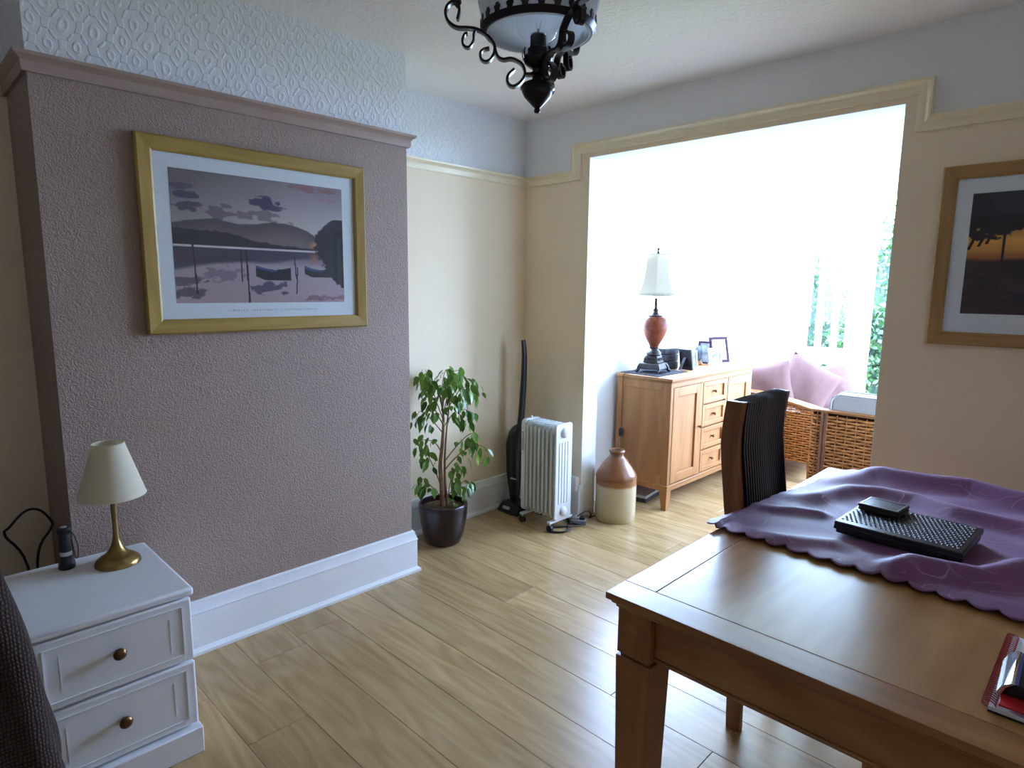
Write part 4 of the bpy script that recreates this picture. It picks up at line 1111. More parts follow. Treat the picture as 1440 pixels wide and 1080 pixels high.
# base rail with a bead, tapered legs
MB().box(SX0 + 0.006, SX1 + 0.004, SY0 - 0.004, SY1 + 0.004, bz0 - 0.035, bz0).build('base_rail', m_side_y, sb, bevel=0.003)
MB().box(SX0 + 0.004, SX1 + 0.009, SY0 - 0.009, SY1 + 0.009, bz0 - 0.008, bz0 + 0.006).build('base_bead', m_side_y, sb, bevel=0.004)
for lx, sgx in ((SX0 + 0.008, 1), (SX1, -1)):
    for ly, sgy in ((SY0, 1), (SY1, -1)):
        def bx_(w): return (min(lx, lx + sgx * w), max(lx, lx + sgx * w), min(ly, ly + sgy * w), max(ly, ly + sgy * w))
        MB().frustum(bx_(0.036), bx_(0.058), 0.0, bz0 - 0.035).build('leg', m_side_z, sb, bevel=0.002)
# front face frame
fx = SX1
MB().box(fx - 0.024, fx, SY0 + 0.02, SY0 + 0.03, bz0 + 0.006, SZ - 0.034).build('front_stile', m_side_z, sb)
MB().box(fx - 0.024, fx, SY1 - 0.03, SY1 - 0.02, bz0 + 0.006, SZ - 0.034).build('front_stile', m_side_z, sb)
cols = [(SY0 + 0.034, SY0 + 0.40), (SY0 + 0.43, SY1 - 0.43), (SY1 - 0.40, SY1 - 0.034)]
for a in (cols[0][1] + 0.004, cols[1][1] + 0.004): MB().box(fx - 0.024, fx, a, a + 0.022, bz0 + 0.006, SZ - 0.034).build('front_stile', m_side_z, sb, bevel=0.001)
MB().box(fx - 0.024, fx - 0.001, SY0 + 0.03, SY1 - 0.03, SZ - 0.062, SZ - 0.034).build('front_rail', m_side_y, sb)
def framed(nm, y0, y1, z0, z1, w, parent):
    d = MB().box(fx - 0.022, fx - 0.010, y0, y1, z0, z1).build(nm, m_side_z, parent)
    for a in ((y0, y0 + w, z0, z1), (y1 - w, y1, z0, z1)): MB().box(fx - 0.010, fx + 0.003, *a).build('stile', m_side_z, d, bevel=0.003)
    for a in ((y0 + w, y1 - w, z0, z0 + w), (y0 + w, y1 - w, z1 - w, z1)): MB().box(fx - 0.010, fx + 0.003, *a).build('rail', m_side_y, d, bevel=0.003)
    return d
def sknob(d, y, z, x):
    MB().lathe([(0.006, x), (0.006, x + 0.012), (0.011, x + 0.016), (0.012, x + 0.022), (0.008, x + 0.027), (0, x + 0.028)], 14, (0, y, z), 'X').build('knob', m_knob, d)
dz0, dz1 = bz0 + 0.012, SZ - 0.066
d = framed('door', cols[0][0], cols[0][1], dz0, dz1, 0.062, sb); sknob(d, cols[0][1] - 0.022, 0.52, fx + 0.003)
d = framed('door', cols[2][0], cols[2][1], dz0, dz1, 0.062, sb); sknob(d, cols[2][0] + 0.022, 0.52, fx + 0.003)
hh = (dz1 - dz0 - 3 * 0.012) / 4
for i in range(4):
    z0 = dz0 + i * (hh + 0.012)
    d = framed('drawer', cols[1][0], cols[1][1], z0, z0 + hh, 0.032, sb); sknob(d, (cols[1][0] + cols[1][1]) / 2, z0 + hh / 2, fx - 0.010)

# placemat and table lamp on the sideboard
pm = MB().box(-0.15, 0.15, -0.17, 0.21, 0.0, 0.004).build('placemat', m_slate, bevel=0.001); pm.location = (-2.325, 3.755, SZ + 0.0004)
tag(pm, 'dark slate-grey mat under the tall lamp on the sideboard', 'mat')
tl = thing('table_lamp', 'tall lamp with russet urn body and white bell shade on the sideboard', 'lamp', (-2.33, 3.765, SZ + 0.005), math.radians(8))
mb = MB()
for s, t_ in ((-1, -1), (-1, 1), (1, -1), (1, 1)):
    mb.sweep(catmull([(s * 0.062, t_ * 0.062, 0.055), (s * 0.073, t_ * 0.073, 0.035), (s * 0.077, t_ * 0.077, 0.014), (s * 0.088, t_ * 0.088, 0.009)], 4), [(0.011, 0), (0, 0.011), (-0.011, 0), (0, -0.011)])
mb.build('foot', m_lampmetal, tl)
mb = MB(); mb.frustum((-0.077, 0.077, -0.077, 0.077), (-0.064, 0.064, -0.064, 0.064), 0.022, 0.062); mb.frustum((-0.056, 0.056, -0.056, 0.056), (-0.042, 0.042, -0.042, 0.042), 0.064, 0.115); mb.build('plinth', m_lampmetal, tl, bevel=0.006, seg=3)
mb = MB()
for q in range(4):
    a = q * PI / 2
    for s in (-0.026, 0.0, 0.026):
        c = Vector((math.cos(a) * 0.0515 - math.sin(a) * s, math.sin(a) * 0.0515 + math.cos(a) * s, 0.086))
        mb.tube([(c.x + 0.011 * math.cos(b) * -math.sin(a), c.y + 0.011 * math.cos(b) * math.cos(a), c.z + 0.013 * math.sin(b)) for b in [2 * PI * i / 12 for i in range(12)]], 0.0035, 5, True)
mb.build('scrollwork', m_lampmetal, tl)
MB().lathe([(0.045, 0.113), (0.050, 0.120), (0.048, 0.135), (0.034, 0.150), (0.026, 0.158), (0.030, 0.166), (0.032, 0.172)], 28).build('lower_collar', m_lampmetal, tl)
MB().lathe([(0.028, 0.171), (0.036, 0.190), (0.063, 0.235), (0.084, 0.285), (0.089, 0.320), (0.085, 0.350), (0.070, 0.372), (0.048, 0.382)], 40).build('urn', m_urn, tl)
MB().lathe([(0.050, 0.381), (0.052, 0.388), (0.030, 0.394), (0.020, 0.404), (0.018, 0.418), (0.024, 0.424), (0.012, 0.430), (0.010, 0.505), (0.0, 0.505)], 28).build('upper_collar', m_lampmetal, tl)
mb = MB()
for q in range(6):
    a = q * PI / 3
    mb.add([(0.012 * math.cos(a - .5), 0.012 * math.sin(a - .5), 0.418), (0.012 * math.cos(a + .5), 0.012 * math.sin(a + .5), 0.418), (0.026 * math.cos(a), 0.026 * math.sin(a), 0.440), (0.034 * math.cos(a), 0.034 * math.sin(a), 0.452)], [(0, 1, 2), (0, 2, 3), (1, 3, 2)])
mb.build('leaf_crown', m_lampmetal, tl, solid=0.003)
# panelled bell shade, eight sides
def bell(rs, n=8):
    vs = []
    for r, z in rs:
        for q in range(n): a = 2 * PI * (q + 0.5) / n; vs.append((r * math.cos(a), r * math.sin(a), z))
    fs = [(i * n + q, i * n + (q + 1) % n, (i + 1) * n + (q + 1) % n, (i + 1) * n + q) for i in range(len(rs) - 1) for q in range(n)]
    return vs, fs
SH = [(0.168, 0.520), (0.150, 0.545), (0.128, 0.59), (0.112, 0.64), (0.101, 0.70), (0.094, 0.76), (0.092, 0.795)]
mb = MB(); mb.add(*bell(SH)); shd = mb.build('shade', m_shade_w, tl, solid=0.002, angle=25, fix=False)
for r, z in (SH[0], SH[-1]):
    mb = MB(); mb.tube([(r * math.cos(2 * PI * (q + .5) / 8), r * math.sin(2 * PI * (q + .5) / 8), z) for q in range(8)], 0.003, 6, True)
    mb.build('shade_trim', plain('shade_braid', (0.30, 0.26, 0.22), 0.8), shd)
mb = MB(); mb.tube([(0.010, 0, 0.50), (0.045, 0, 0.60), (0.045, 0, 0.72), (0, 0, 0.80)], 0.0025, 6); mb.tube([(-0.010, 0, 0.50), (-0.045, 0, 0.60), (-0.045, 0, 0.72), (0, 0, 0.80)], 0.0025, 6)
for a in range(4): mb.tube([(0, 0, 0.795), (0.091 * math.cos(a * PI / 2), 0.091 * math.sin(a * PI / 2), 0.795)], 0.0015, 5)
mb.build('harp', m_lampmetal, tl)
MB().lathe([(0.005, 0.797), (0.012, 0.802), (0.012, 0.812), (0.006, 0.818), (0.010, 0.828), (0.006, 0.838), (0.0, 0.845)], 16).build('finial', m_lampmetal, tl)
lc = thing('lamp_cord', 'thin dark lamp lead with inline switch hanging down the sideboard end', 'cable', (-2.43, SY0 - 0.018, 0))
mb = MB(); mb.tube(catmull([(0.02, 0.05, SZ + 0.004), (0.008, 0.018, SZ + 0.004), (0.0, -0.002, SZ - 0.02), (-0.006, 0.004, 0.75), (-0.006, 0.003, 0.60), (-0.004, 0.004, 0.505)], 6), 0.0022, 6); mb.tube(catmull([(-0.004, 0.004, 0.45), (-0.002, 0.002, 0.3), (0.01, 0.0, 0.1), (0.02, -0.01, 0.004)], 6), 0.0022, 6)
mb.build('lead', m_rubber, lc)
MB().box(-0.018, 0.010, -0.008, 0.011, 0.45, 0.505).build('switch', m_blackm, lc, bevel=0.005)

# ornaments and photo frames
def photo_frame(label, x, y, w, h, rz, mat, lean=0.16, fw=0.018, image=None, tilt=0, strut=True):
    f = thing('photo_frame', label, 'photo frame', (x, y, SZ + 0.001), rz)
    up = Vector((-math.sin(lean), 0, math.cos(lean))); ri = Vector((0, 1, 0)); nn = Vector((math.cos(lean), 0, math.sin(lean)))
    mb = MB()
    def bar(a0, a1, b0, b1, t0=-0.007, t1=0.007, m=None):
        m = m or mb; c = ri * (a0 + a1) / 2 + up * (b0 + b1) / 2 + nn * (t0 + t1) / 2 + Vector((0, 0, 0.007 * abs(math.sin(lean))))
        m.obox(c, ri, up, nn, (a1 - a0) / 2, (b1 - b0) / 2, (t1 - t0) / 2)
    bar(-w / 2, w / 2, 0, fw); bar(-w / 2, w / 2, h - fw, h); bar(-w / 2, -w / 2 + fw, fw, h - fw); bar(w / 2 - fw, w / 2, fw, h - fw)
    mb.build('frame', mat, f, bevel=0.002)
    m2 = MB(); bar(-w / 2 + fw, w / 2 - fw, fw, h - fw, -0.004, 0.001, m2); m2.build('picture', image or m_paper, f, smooth=False)
    if strut:
        m3 = MB(); c = up * h * 0.6 - nn * 0.008
        m3.sweep([c, Vector((-h * 0.5, 0, 0.004))], [(0.012, 0.002), (-0.012, 0.002), (-0.012, -0.002), (0.012, -0.002)]); m3.build('strut', mat, f)
    return f
m_photo = plain('pale_photo', (0.20, 0.22, 0.22), 0.7, var=0.6, vscale=18, spec=0.2)
m_pale = plain('pale_frame', (0.55, 0.54, 0.52), 0.7, var=0.03, spec=0.2)
m_boxk = plain('black_leather', (0.012, 0.011, 0.012), 0.6, var=0.1, spec=0.25)
bxo = thing('leather_box', 'black box with a lid standing beside the tall lamp', 'box', (-2.37, 4.02, SZ + 0.001), math.radians(-12))
MB().box(-0.035, 0.035, -0.075, 0.075, 0.0, 0.055).build('base', m_boxk, bxo, bevel=0.006)
MB().box(-0.034, 0.034, -0.074, 0.074, 0.057, 0.105).build('middle', m_boxk, bxo, bevel=0.004)
MB().box(-0.036, 0.036, -0.076, 0.076, 0.107, 0.15).build('lid', m_boxk, bxo, bevel=0.006)
photo_frame('black strut-backed photo frame seen edge-on between lamp and glass ornament', -2.245, 4.075, 0.11, 0.15, math.radians(78), m_boxk, 0.18, 0.016, m_boxk)
photo_frame('narrow pale photo frame beside the black edge-on frame', -2.25, 4.195, 0.07, 0.13, math.radians(-8), m_pale, 0.14, 0.012, m_photo)
gl = thing('glass_ornament', 'round blue glass ornament on a wooden stand between the photo frames', 'ornament', (-2.335, 4.405, SZ + 0.001))
MB().lathe([(0.0, 0), (0.032, 0), (0.034, 0.012), (0.026, 0.026), (0.018, 0.030), (0, 0.030)], 24).build('stand', m_side_z, gl)
MB().lathe([(0.0, -0.010), (0.035, -0.014), (0.055, -0.006), (0.060, 0.0), (0.055, 0.006), (0.035, 0.014), (0.0, 0.010)], 28, (0, 0, 0.088), 'X').build('disc', plain('blue_glass', (0.035, 0.05, 0.075), 0.5, var=0.7, vscale=16, spec=0.2), gl)
photo_frame('small dark photo frame standing edge-on beside the glass ornament', -2.34, 4.50, 0.10, 0.175, math.radians(-75), m_darkframe, 0.12, 0.014, m_photo)
photo_frame('white photo frame with a pale picture in front of the plum frame', -2.215, 4.455, 0.14, 0.135, math.radians(-10), m_pale, 0.15, 0.014, m_photo)
photo_frame('larger plum-coloured photo frame at the far end of the sideboard', -2.285, 4.675, 0.19, 0.205, math.radians(-18), m_darkframe, 0.22, 0.022, m_pale)
# flat things stored under the sideboard
ub = thing('storage_box', 'flat dark box with a grey lid edge pushed under the sideboard', 'box', (-2.345, 3.66, 0), math.radians(8))
MB().box(-0.11, 0.09, -0.06, 0.28, 0.0, 0.030).build('body', m_blackm, ub, bevel=0.002)
MB().box(-0.112, 0.092, -0.062, 0.282, 0.031, 0.052).build('lid', plain('grey_card', (0.40, 0.41, 0.42), 0.6), ub, bevel=0.002)

# ================================================================== WICKER FURNITURE
def weave(o, u, v, nrm, W, H, pu=0.05, pv=0.0185, top=None):
    """woven rattan: strands along u passing over and under stakes along v (top(a) limits the height at a)"""
    o, u, v, nrm = map(Vector, (o, u, v, nrm)); mb = MB()
    ns = max(2, int(W / pu)); pu = W / ns
    rows = int(H / pv)
    for j in range(rows):
        h = (j + 0.5) * pv; pts = []
        for i in range(ns * 4 + 1):
            a = i * pu / 4
            if top and h > top(a): 
                if len(pts) > 2: mb.sweep(pts, [(0.0, 0.0068), (0.0032, 0.0), (0.0, -0.0068), (-0.0032, 0.0)], up=v, caps=False)
                pts = []; continue
            s = math.cos(PI * a / pu + (PI if j % 2 else 0))
            pts.append(o + u * a + v * h + nrm * 0.0075 * s)
        if len(pts) > 2: mb.sweep(pts, [(0.0, 0.0068), (0.0032, 0.0), (0.0, -0.0068), (-0.0032, 0.0)], up=v, caps=False)
    for i in range(ns + 1):
        a = i * pu; hm = top(a) if top else H
        mb.sweep([o + u * a, o + u * a + v * hm], [(0.003, 0.0), (0, 0.0022), (-0.003, 0.0), (0, -0.0022)], up=nrm, caps=False)
    return mb
def woven_part(name, parent, *a, **k):
    w = weave(*a, **k).build(name, m_wicker, parent, fix=False, angle=60); w['kind'] = 'stuff'; return w
def cushion_mesh(w, h, t, n=14, corner=0.12):
    mb = MB()
    def side(sg):
        def fn(u, v):
            a, b = 2 * u - 1, 2 * v - 1
            k = 1 - corner * (a * a * b * b) ; pin = 1 - 0.07 * (1 - a * a) * b * b - 0.0
            x = a * w / 2 * (1 - 0.06 * (1 - b * b) * 0 - 0.07 * (1 - abs(b)) * abs(a) ** 6); y = b * h / 2 * (1 - 0.07 * (1 - abs(a)) * abs(b) ** 6)
            z = sg * t / 2 * (max(0, (1 - a ** 4) * (1 - b ** 4))) ** 0.55
            z += 0.012 * math.sin(5 * a + 2 * b) * (1 - a * a) * (1 - b * b)
            return (x, y, z)
        return fn
    mb.grid(side(1), n, n); mb.grid(side(-1), n, n)
    return mb
def cushion(label, loc, rot, w, h, t, mat, group):
    o = cushion_mesh(w, h, t).build('cushion', mat, angle=180)
    o.location = loc; o.rotation_euler = rot
    return tag(o, label, 'cushion', group)

# sofa against the left wall of the bay, facing right (+X)
so_ = thing('wicker_sofa', 'wicker sofa with wooden arms beyond the sideboard in the bay', 'sofa', (0, 0, 0))
wx0, wx1, wy0, wy1 = -2.40, -1.585, 4.87, 6.02
def armtop(a): return 0.485 - 0.09 * (a / (wx1 - wx0)) ** 2.2
for y in (wy0, wy1 - 0.10):
    woven_part('arm_weave', so_, (wx0, y, 0.16), (1, 0, 0), (0, 0, 1), (0, -1, 0), wx1 - wx0, 0.50, top=armtop)
    woven_part('arm_weave', so_, (wx0, y + 0.10, 0.16), (1, 0, 0), (0, 0, 1), (0, 1, 0), wx1 - wx0, 0.50, top=armtop)
    woven_part('arm_weave', so_, (wx1, y, 0.16), (0, 1, 0), (0, 0, 1), (1, 0, 0), 0.10, 0.39, pu=0.033)
    MB().box(wx0 + 0.02, wx1 - 0.012, y + 0.012, y + 0.088, 0.16, 0.53).build('arm_core', m_wick_core, so_)
    mb = MB(); mb.sweep(catmull([(wx0 + a, y + 0.05, 0.16 + armtop(a) + 0.014) for a in [i * (wx1 - wx0 + 0.02) / 6 for i in range(7)]], 3), [(0.068, -0.008), (0.068, 0.006), (0.05, 0.014), (-0.05, 0.014), (-0.068, 0.006), (-0.068, -0.008)])
    mb.build('arm_rest', m_wicker_d, so_)
    for x in (wx0 + 0.04, wx1 - 0.04): MB().frustum((x - 0.02, x + 0.02, y + 0.03, y + 0.07), (x - 0.028, x + 0.028, y + 0.022, y + 0.078), 0, 0.17).build('leg', m_wicker_d, so_)
woven_part('back_weave', so_, (wx0 + 0.06, wy0 + 0.10, 0.16), (0, 1, 0), (0, 0, 1), (1, 0, 0), wy1 - wy0 - 0.2, 0.62)
MB().box(wx0, wx0 + 0.05, wy0 + 0.10, wy1 - 0.10, 0.16, 0.80).build('back_frame', m_wicker_d, so_, bevel=0.01)
MB().box(wx0 + 0.05, wx1 - 0.02, wy0 + 0.10, wy1 - 0.10, 0.17, 0.28).build('seat_base', m_wicker_d, so_)
MB().box(wx0 + 0.07, wx1, wy0 + 0.11, wy1 - 0.11, 0.285, 0.42).build('seat_cushion', m_cush_w, so_, bevel=0.03, seg=3)
GS = 'mauve cushions on the wicker sofa'
cushion('mauve cushion leaning just behind the near sofa arm', (-2.06, 5.04, 0.68), (math.radians(78), math.radians(-14), math.radians(12)), 0.40, 0.38, 0.14, m_cush_m, GS)
cushion('large upright mauve cushion in the middle of the wicker sofa', (-1.85, 5.30, 0.685), (math.radians(72), math.radians(28), math.radians(22)), 0.42, 0.42, 0.15, m_cush_m, GS)
cushion('mauve cushion slumped against the far sofa arm', (-1.80, 5.72, 0.64), (math.radians(68), math.radians(-12), math.radians(40)), 0.42, 0.40, 0.14, m_cush_m, GS)

# armchair in front of it with its back to the room
wc = thing('wicker_armchair', 'wicker armchair seen from behind at the right side of the opening', 'armchair', (0, 0, 0))
cx0, cx1, cy0, cy1, cz = -1.265, -0.60, 3.90, 4.55, 0.752
woven_part('back_weave', wc, (cx0 + 0.045, cy0, 0.12), (1, 0, 0), (0, 0, 1), (0, -1, 0), cx1 - cx0 - 0.09, cz - 0.135)
woven_part('corner_weave', wc, (cx0 - 0.045, cy0 + 0.006, 0.12), (1, 0, 0), (0, 0, 1), (0, -1, 0), 0.062, cz - 0.125, pu=0.031)
MB().box(cx0 - 0.04, cx1 + 0.02, cy0 + 0.014, cy0 + 0.05, 0.12, cz - 0.01).build('back_core', m_wick_core, wc)
for x in (cx0 + 0.018, cx0 + 0.036): mb = MB(); mb.tube([(x, cy0 - 0.004, 0.0), (x, cy0 - 0.006, cz - 0.006)], 0.0095, 8); mb.build('corner_pole', wood('rattan_pole_z', (0.085, 0.03, 0.014), (0.20, 0.08, 0.03), 'Z', 0.4), wc)
mb = MB(); mb.tube([(cx1 - 0.03, cy0 - 0.004, 0.0), (cx1 - 0.03, cy0 - 0.006, cz - 0.006)], 0.012, 8); mb.build('corner_pole', MATS['rattan_pole_z'], wc)
mb = MB(); mb.sweep([(cx0 - 0.05, cy0 + 0.02, cz + 0.002), (cx1 + 0.03, cy0 + 0.02, cz + 0.002)], [(0.030, -0.008), (0.030, 0.004), (0.018, 0.009), (-0.018, 0.009), (-0.030, 0.004), (-0.030, -0.008)]); mb.build('top_rail', m_wicker_d, wc)
for x in (cx0 - 0.03, cx1 - 0.03):
    woven_part('side_weave', wc, (x - 0.002 if x < -1 else x + 0.062, cy0 + 0.06, 0.12), (0, 1, 0), (0, 0, 1), (-1 if x < -1 else 1, 0, 0), cy1 - cy0 - 0.06, 0.44)
    MB().box(x + 0.008, x + 0.052, cy0 + 0.05, cy1, 0.12, 0.555).build('side_core', m_wick_core, wc)
    MB().box(x - 0.006, x + 0.066, cy0 + 0.05, cy1 + 0.02, 0.562, 0.585).build('arm_rest', m_wicker_d, wc, bevel=0.008)
    MB().frustum((x + 0.01, x + 0.04, cy1 - 0.045, cy1 - 0.015), (x + 0.005, x + 0.05, cy1 - 0.05, cy1 - 0.005), 0, 0.12).build('leg', m_wicker_d, wc)
MB().box(cx0 + 0.03, cx1 - 0.04, cy0 + 0.052, cy1 - 0.02, 0.20, 0.30).build('seat_base', m_wicker_d, wc)
MB().box(cx0 + 0.035, cx1 - 0.045, cy0 + 0.10, cy1 + 0.01, 0.302, 0.43).build('seat_cushion', m_cush_w, wc, bevel=0.03, seg=3)
bc = MB()
poly = rrect((cx1 - cx0 - 0.10) / 2, 0.435, 0.862, 0.055, 8)
bc.prism(poly, -0.055, 0.055, 'Y')
o = bc.build('back_cushion', m_cush_w, wc, bevel=0.018, seg=4); o.location = ((cx0 + cx1) / 2 - 0.005, cy0 + 0.135, 0.0); o.rotation_euler = (math.radians(4), 0, 0)
for s in (-0.056, 0.056):
    mb = MB(); mb.tube([(a, s, b) for a, b in poly], 0.005, 6, True); mb.build('piping', plain('taupe_piping', (0.28, 0.25, 0.25), 0.8), o)

# ================================================================== CEILING PENDANT
pl = thing('pendant_light', 'wrought-iron scrolled ceiling pendant with opal glass shade and clear bulb', 'pendant lamp', (-1.125, 1.226, 0))
def lz(y): return 2.072 - (y - 233) * 0.000294
def lr(x): return (855 - x) * 0.000316
MB().lathe([(0.0, lz(872)), (0.006, lz(868)), (0.0085, lz(850)), (0.006, lz(832)), (0.012, lz(815)), (0.022, lz(780)), (0.033, lz(740)), (0.039, lz(700)), (0.0385, lz(690)), (0.043, lz(678)), (0.042, lz(660)), (0.036, lz(635)), (0.020, lz(612)), (0.014, lz(600)), (0.013, lz(575)), (0.022, lz(565)), (0.022, lz(555)), (0.013, lz(545)), (0.013, lz(520)), (0.0, lz(520))], 36).build('finial', m_iron, pl)
MB().lathe([(0.012, lz(522)), (0.022, lz(505)), (0.033, lz(475)), (0.037, lz(440)), (0.034, lz(438)), (0.028, lz(430)), (0.0, lz(430))], 32).build('cup', m_iron, pl)
mb = MB()
for q in range(10):
    a = 2 * PI * q / 10; r0 = 0.036
    mb.sweep([(r0 * math.cos(a), r0 * math.sin(a), lz(445)), (1.08 * r0 * math.cos(a), 1.08 * r0 * math.sin(a), lz(400)), (1.02 * r0 * math.cos(a), 1.02 * r0 * math.sin(a), lz(366))], [(0.0045, 0), (0, 0.0015), (-0.0045, 0), (0, -0.0015)], up=(math.cos(a), math.sin(a), 0))
mb.build('cup_prongs', m_iron, pl)
MB().lathe([(0.026, lz(440)), (0.0255, lz(360)), (0.020, lz(348)), (0.0195, lz(258)), (0.0, lz(255))], 28).build('lamp_holder', m_blackm, pl)
MB().lathe([(0.014, lz(262)), (0.018, lz(245)), (0.0, lz(235))], 20).build('bulb_cap', m_silver, pl)
bu = [(0.017, lz(262)), (0.024, lz(285)), (0.040, lz(270)), (0.0535, lz(215))]
bu = [(0.0165, lz(258)), (0.022, lz(235))] + [(0.056 * math.sin(a), lz(140) - 0.056 * math.cos(a)) for a in [0.42 + i * (PI - 0.42) / 14 for i in range(15)]]
MB().lathe(bu, 32).build('bulb', m_glass, pl)
mb = MB(); mb.tube([(0.0, 0, lz(245)), (0.0, 0, lz(200))], 0.003, 6); mb.tube([(-0.008, 0, lz(150)), (-0.004, 0, lz(200)), (0.004, 0, lz(200)), (0.008, 0, lz(150))], 0.0008, 5); mb.build('filament', m_silver, pl)
# gallery ring with crown teeth
R0 = 0.131; zr = 2.072
MB().lathe([(R0 + 0.002, zr - 0.004), (R0 + 0.011, zr + 0.009), (R0 + 0.008, zr + 0.010), (R0 + 0.003, zr + 0.003), (R0 - 0.003, zr - 0.004)], 64, closed=True).build('gallery_ring', m_iron, pl)
mb = MB()
for q in range(24):
    a = 2 * PI * q / 24
    c, s_ = math.cos(a), math.sin(a); rr = R0 + 0.0105
    for dz, w in ((0.012, 0.0075), (0.019, 0.0095), (0.024, 0.005)):
        mb.obox((rr * c, rr * s_, zr + dz), (-s_, c, 0), (c, s_, 0), (0, 0, 1), w, 0.0014, 0.004)
mb.build('gallery_crown', m_iron, pl, bevel=0.001)
# opal shade above the ring
MB().lathe([(R0 - 0.004, zr - 0.006), (R0 - 0.002, zr + 0.004), (0.136, zr + 0.026), (0.143, zr + 0.042), (0.149, zr + 0.068), (0.143, zr + 0.105), (0.120, zr + 0.15), (0.085, zr + 0.185), (0.052, zr + 0.20), (0.050, zr + 0.197), (0.083, zr + 0.182), (0.117, zr + 0.148), (0.140, zr + 0.104), (0.146, zr + 0.068), (0.140, zr + 0.043), (0.133, zr + 0.027), (R0 - 0.006, zr + 0.004), (R0 - 0.008, zr - 0.006)], 56, closed=True).build('shade', m_opal, pl)
MB().lathe([(0.054, zr + 0.198), (0.056, zr + 0.21), (0.03, zr + 0.225), (0.012, zr + 0.232), (0.009, zr + 0.30), (0.009, ZC - 0.04), (0.03, ZC - 0.035), (0.05, ZC - 0.012), (0.052, ZC - 0.0005), (0.0, ZC - 0.0005)], 28).build('ceiling_rod', m_iron, pl)
# three scrolled arms, flat bar
MAIN = [(672, 522), (628, 565), (615, 610), (632, 648), (668, 660), (715, 632), (745, 590), (755, 548), (735, 490), (690, 455), (640, 440), (585, 448), (545, 430), (524, 385), (512, 330), (480, 285), (430, 240), (370, 212), (300, 203), (225, 200), (170, 170), (140, 125), (134, 78), (150, 32), (185, 4), (220, 8), (240, 40), (238, 90), (226, 140)]
SC1 = [(370, 214), (352, 250), (350, 300), (325, 345), (295, 355), (268, 330), (266, 290), (284, 250), (305, 246)]
SC2 = [(516, 345), (510, 400), (480, 450), (440, 465), (408, 440), (404, 400), (425, 372), (474, 358)]
SC3 = [(226, 140), (215, 90), (222, 40), (250, 10), (270, -30), (268, -80)]
bar = [(0.0085, 0.0032), (-0.0085, 0.0032), (-0.0085, -0.0032), (0.0085, -0.0032)]
for q, ang in enumerate((224.4, 344.4, 104.4)):
    a = math.radians(ang); c, s_ = math.cos(a), math.sin(a)
    mb = MB()
    for path, k in ((MAIN, 1.0), (SC1, 0.85), (SC2, 0.9)):
        P = catmull([(lr(x) * c, lr(x) * s_, lz(y)) for x, y in path], 4)
        mb.sweep(P, [(u_ * k, w_ * k) for u_, w_ in bar], up=(0, 0, 1))
    ar = mb.build('arm', m_iron, pl, angle=50)
    mb = MB()   # leaf at the outer scroll and bracket to the stem
    for dx, dy in ((0, 0), (14, -18), (-14, -16)):
        mb.lathe([(0, -0.010), (0.006, -0.003), (0.005, 0.006), (0, 0.012)], 10, (lr(225 + dx) * c, lr(225 + dx) * s_, lz(18 + dy)))
    mb.build('leaf_ornament', m_iron, ar)
    MB().sweep([(0.008 * c, 0.008 * s_, lz(562)), (lr(752) * c, lr(752) * s_, lz(562))], bar).build('bracket', m_iron, ar)

# ================================================================== PICTURES
def srgb(c):
    c = np.asarray(c, float) / 255.0
    return np.where(c <= 0.04045, c / 12.92, ((c + 0.055) / 1.055) ** 2.4)
def vnoise(U, V, su, sv, seed, oct=4):
    rg = np.random.default_rng(seed); out = np.zeros_like(U); amp = 1; tot = 0
    for k in range(oct):
        g = rg.random((64, 64)); x = U * su * 2 ** k; y = V * sv * 2 ** k
        xi = np.floor(x).astype(int); yi = np.floor(y).astype(int); fx_ = x - xi; fy_ = y - yi
        fx_ = fx_ * fx_ * (3 - 2 * fx_); fy_ = fy_ * fy_ * (3 - 2 * fy_)
        g00 = g[yi % 64, xi % 64]; g10 = g[yi % 64, (xi + 1) % 64]; g01 = g[(yi + 1) % 64, xi % 64]; g11 = g[(yi + 1) % 64, (xi + 1) % 64]
        out += amp * ((g00 * (1 - fx_) + g10 * fx_) * (1 - fy_) + (g01 * (1 - fx_) + g11 * fx_) * fy_); tot += amp; amp *= 0.5
    return out / tot
def blend(img, mask, col): return img * (1 - mask[..., None]) + np.asarray(col, float) * mask[..., None]
def soft(x, w): return np.clip(x / w + 0.5, 0, 1)
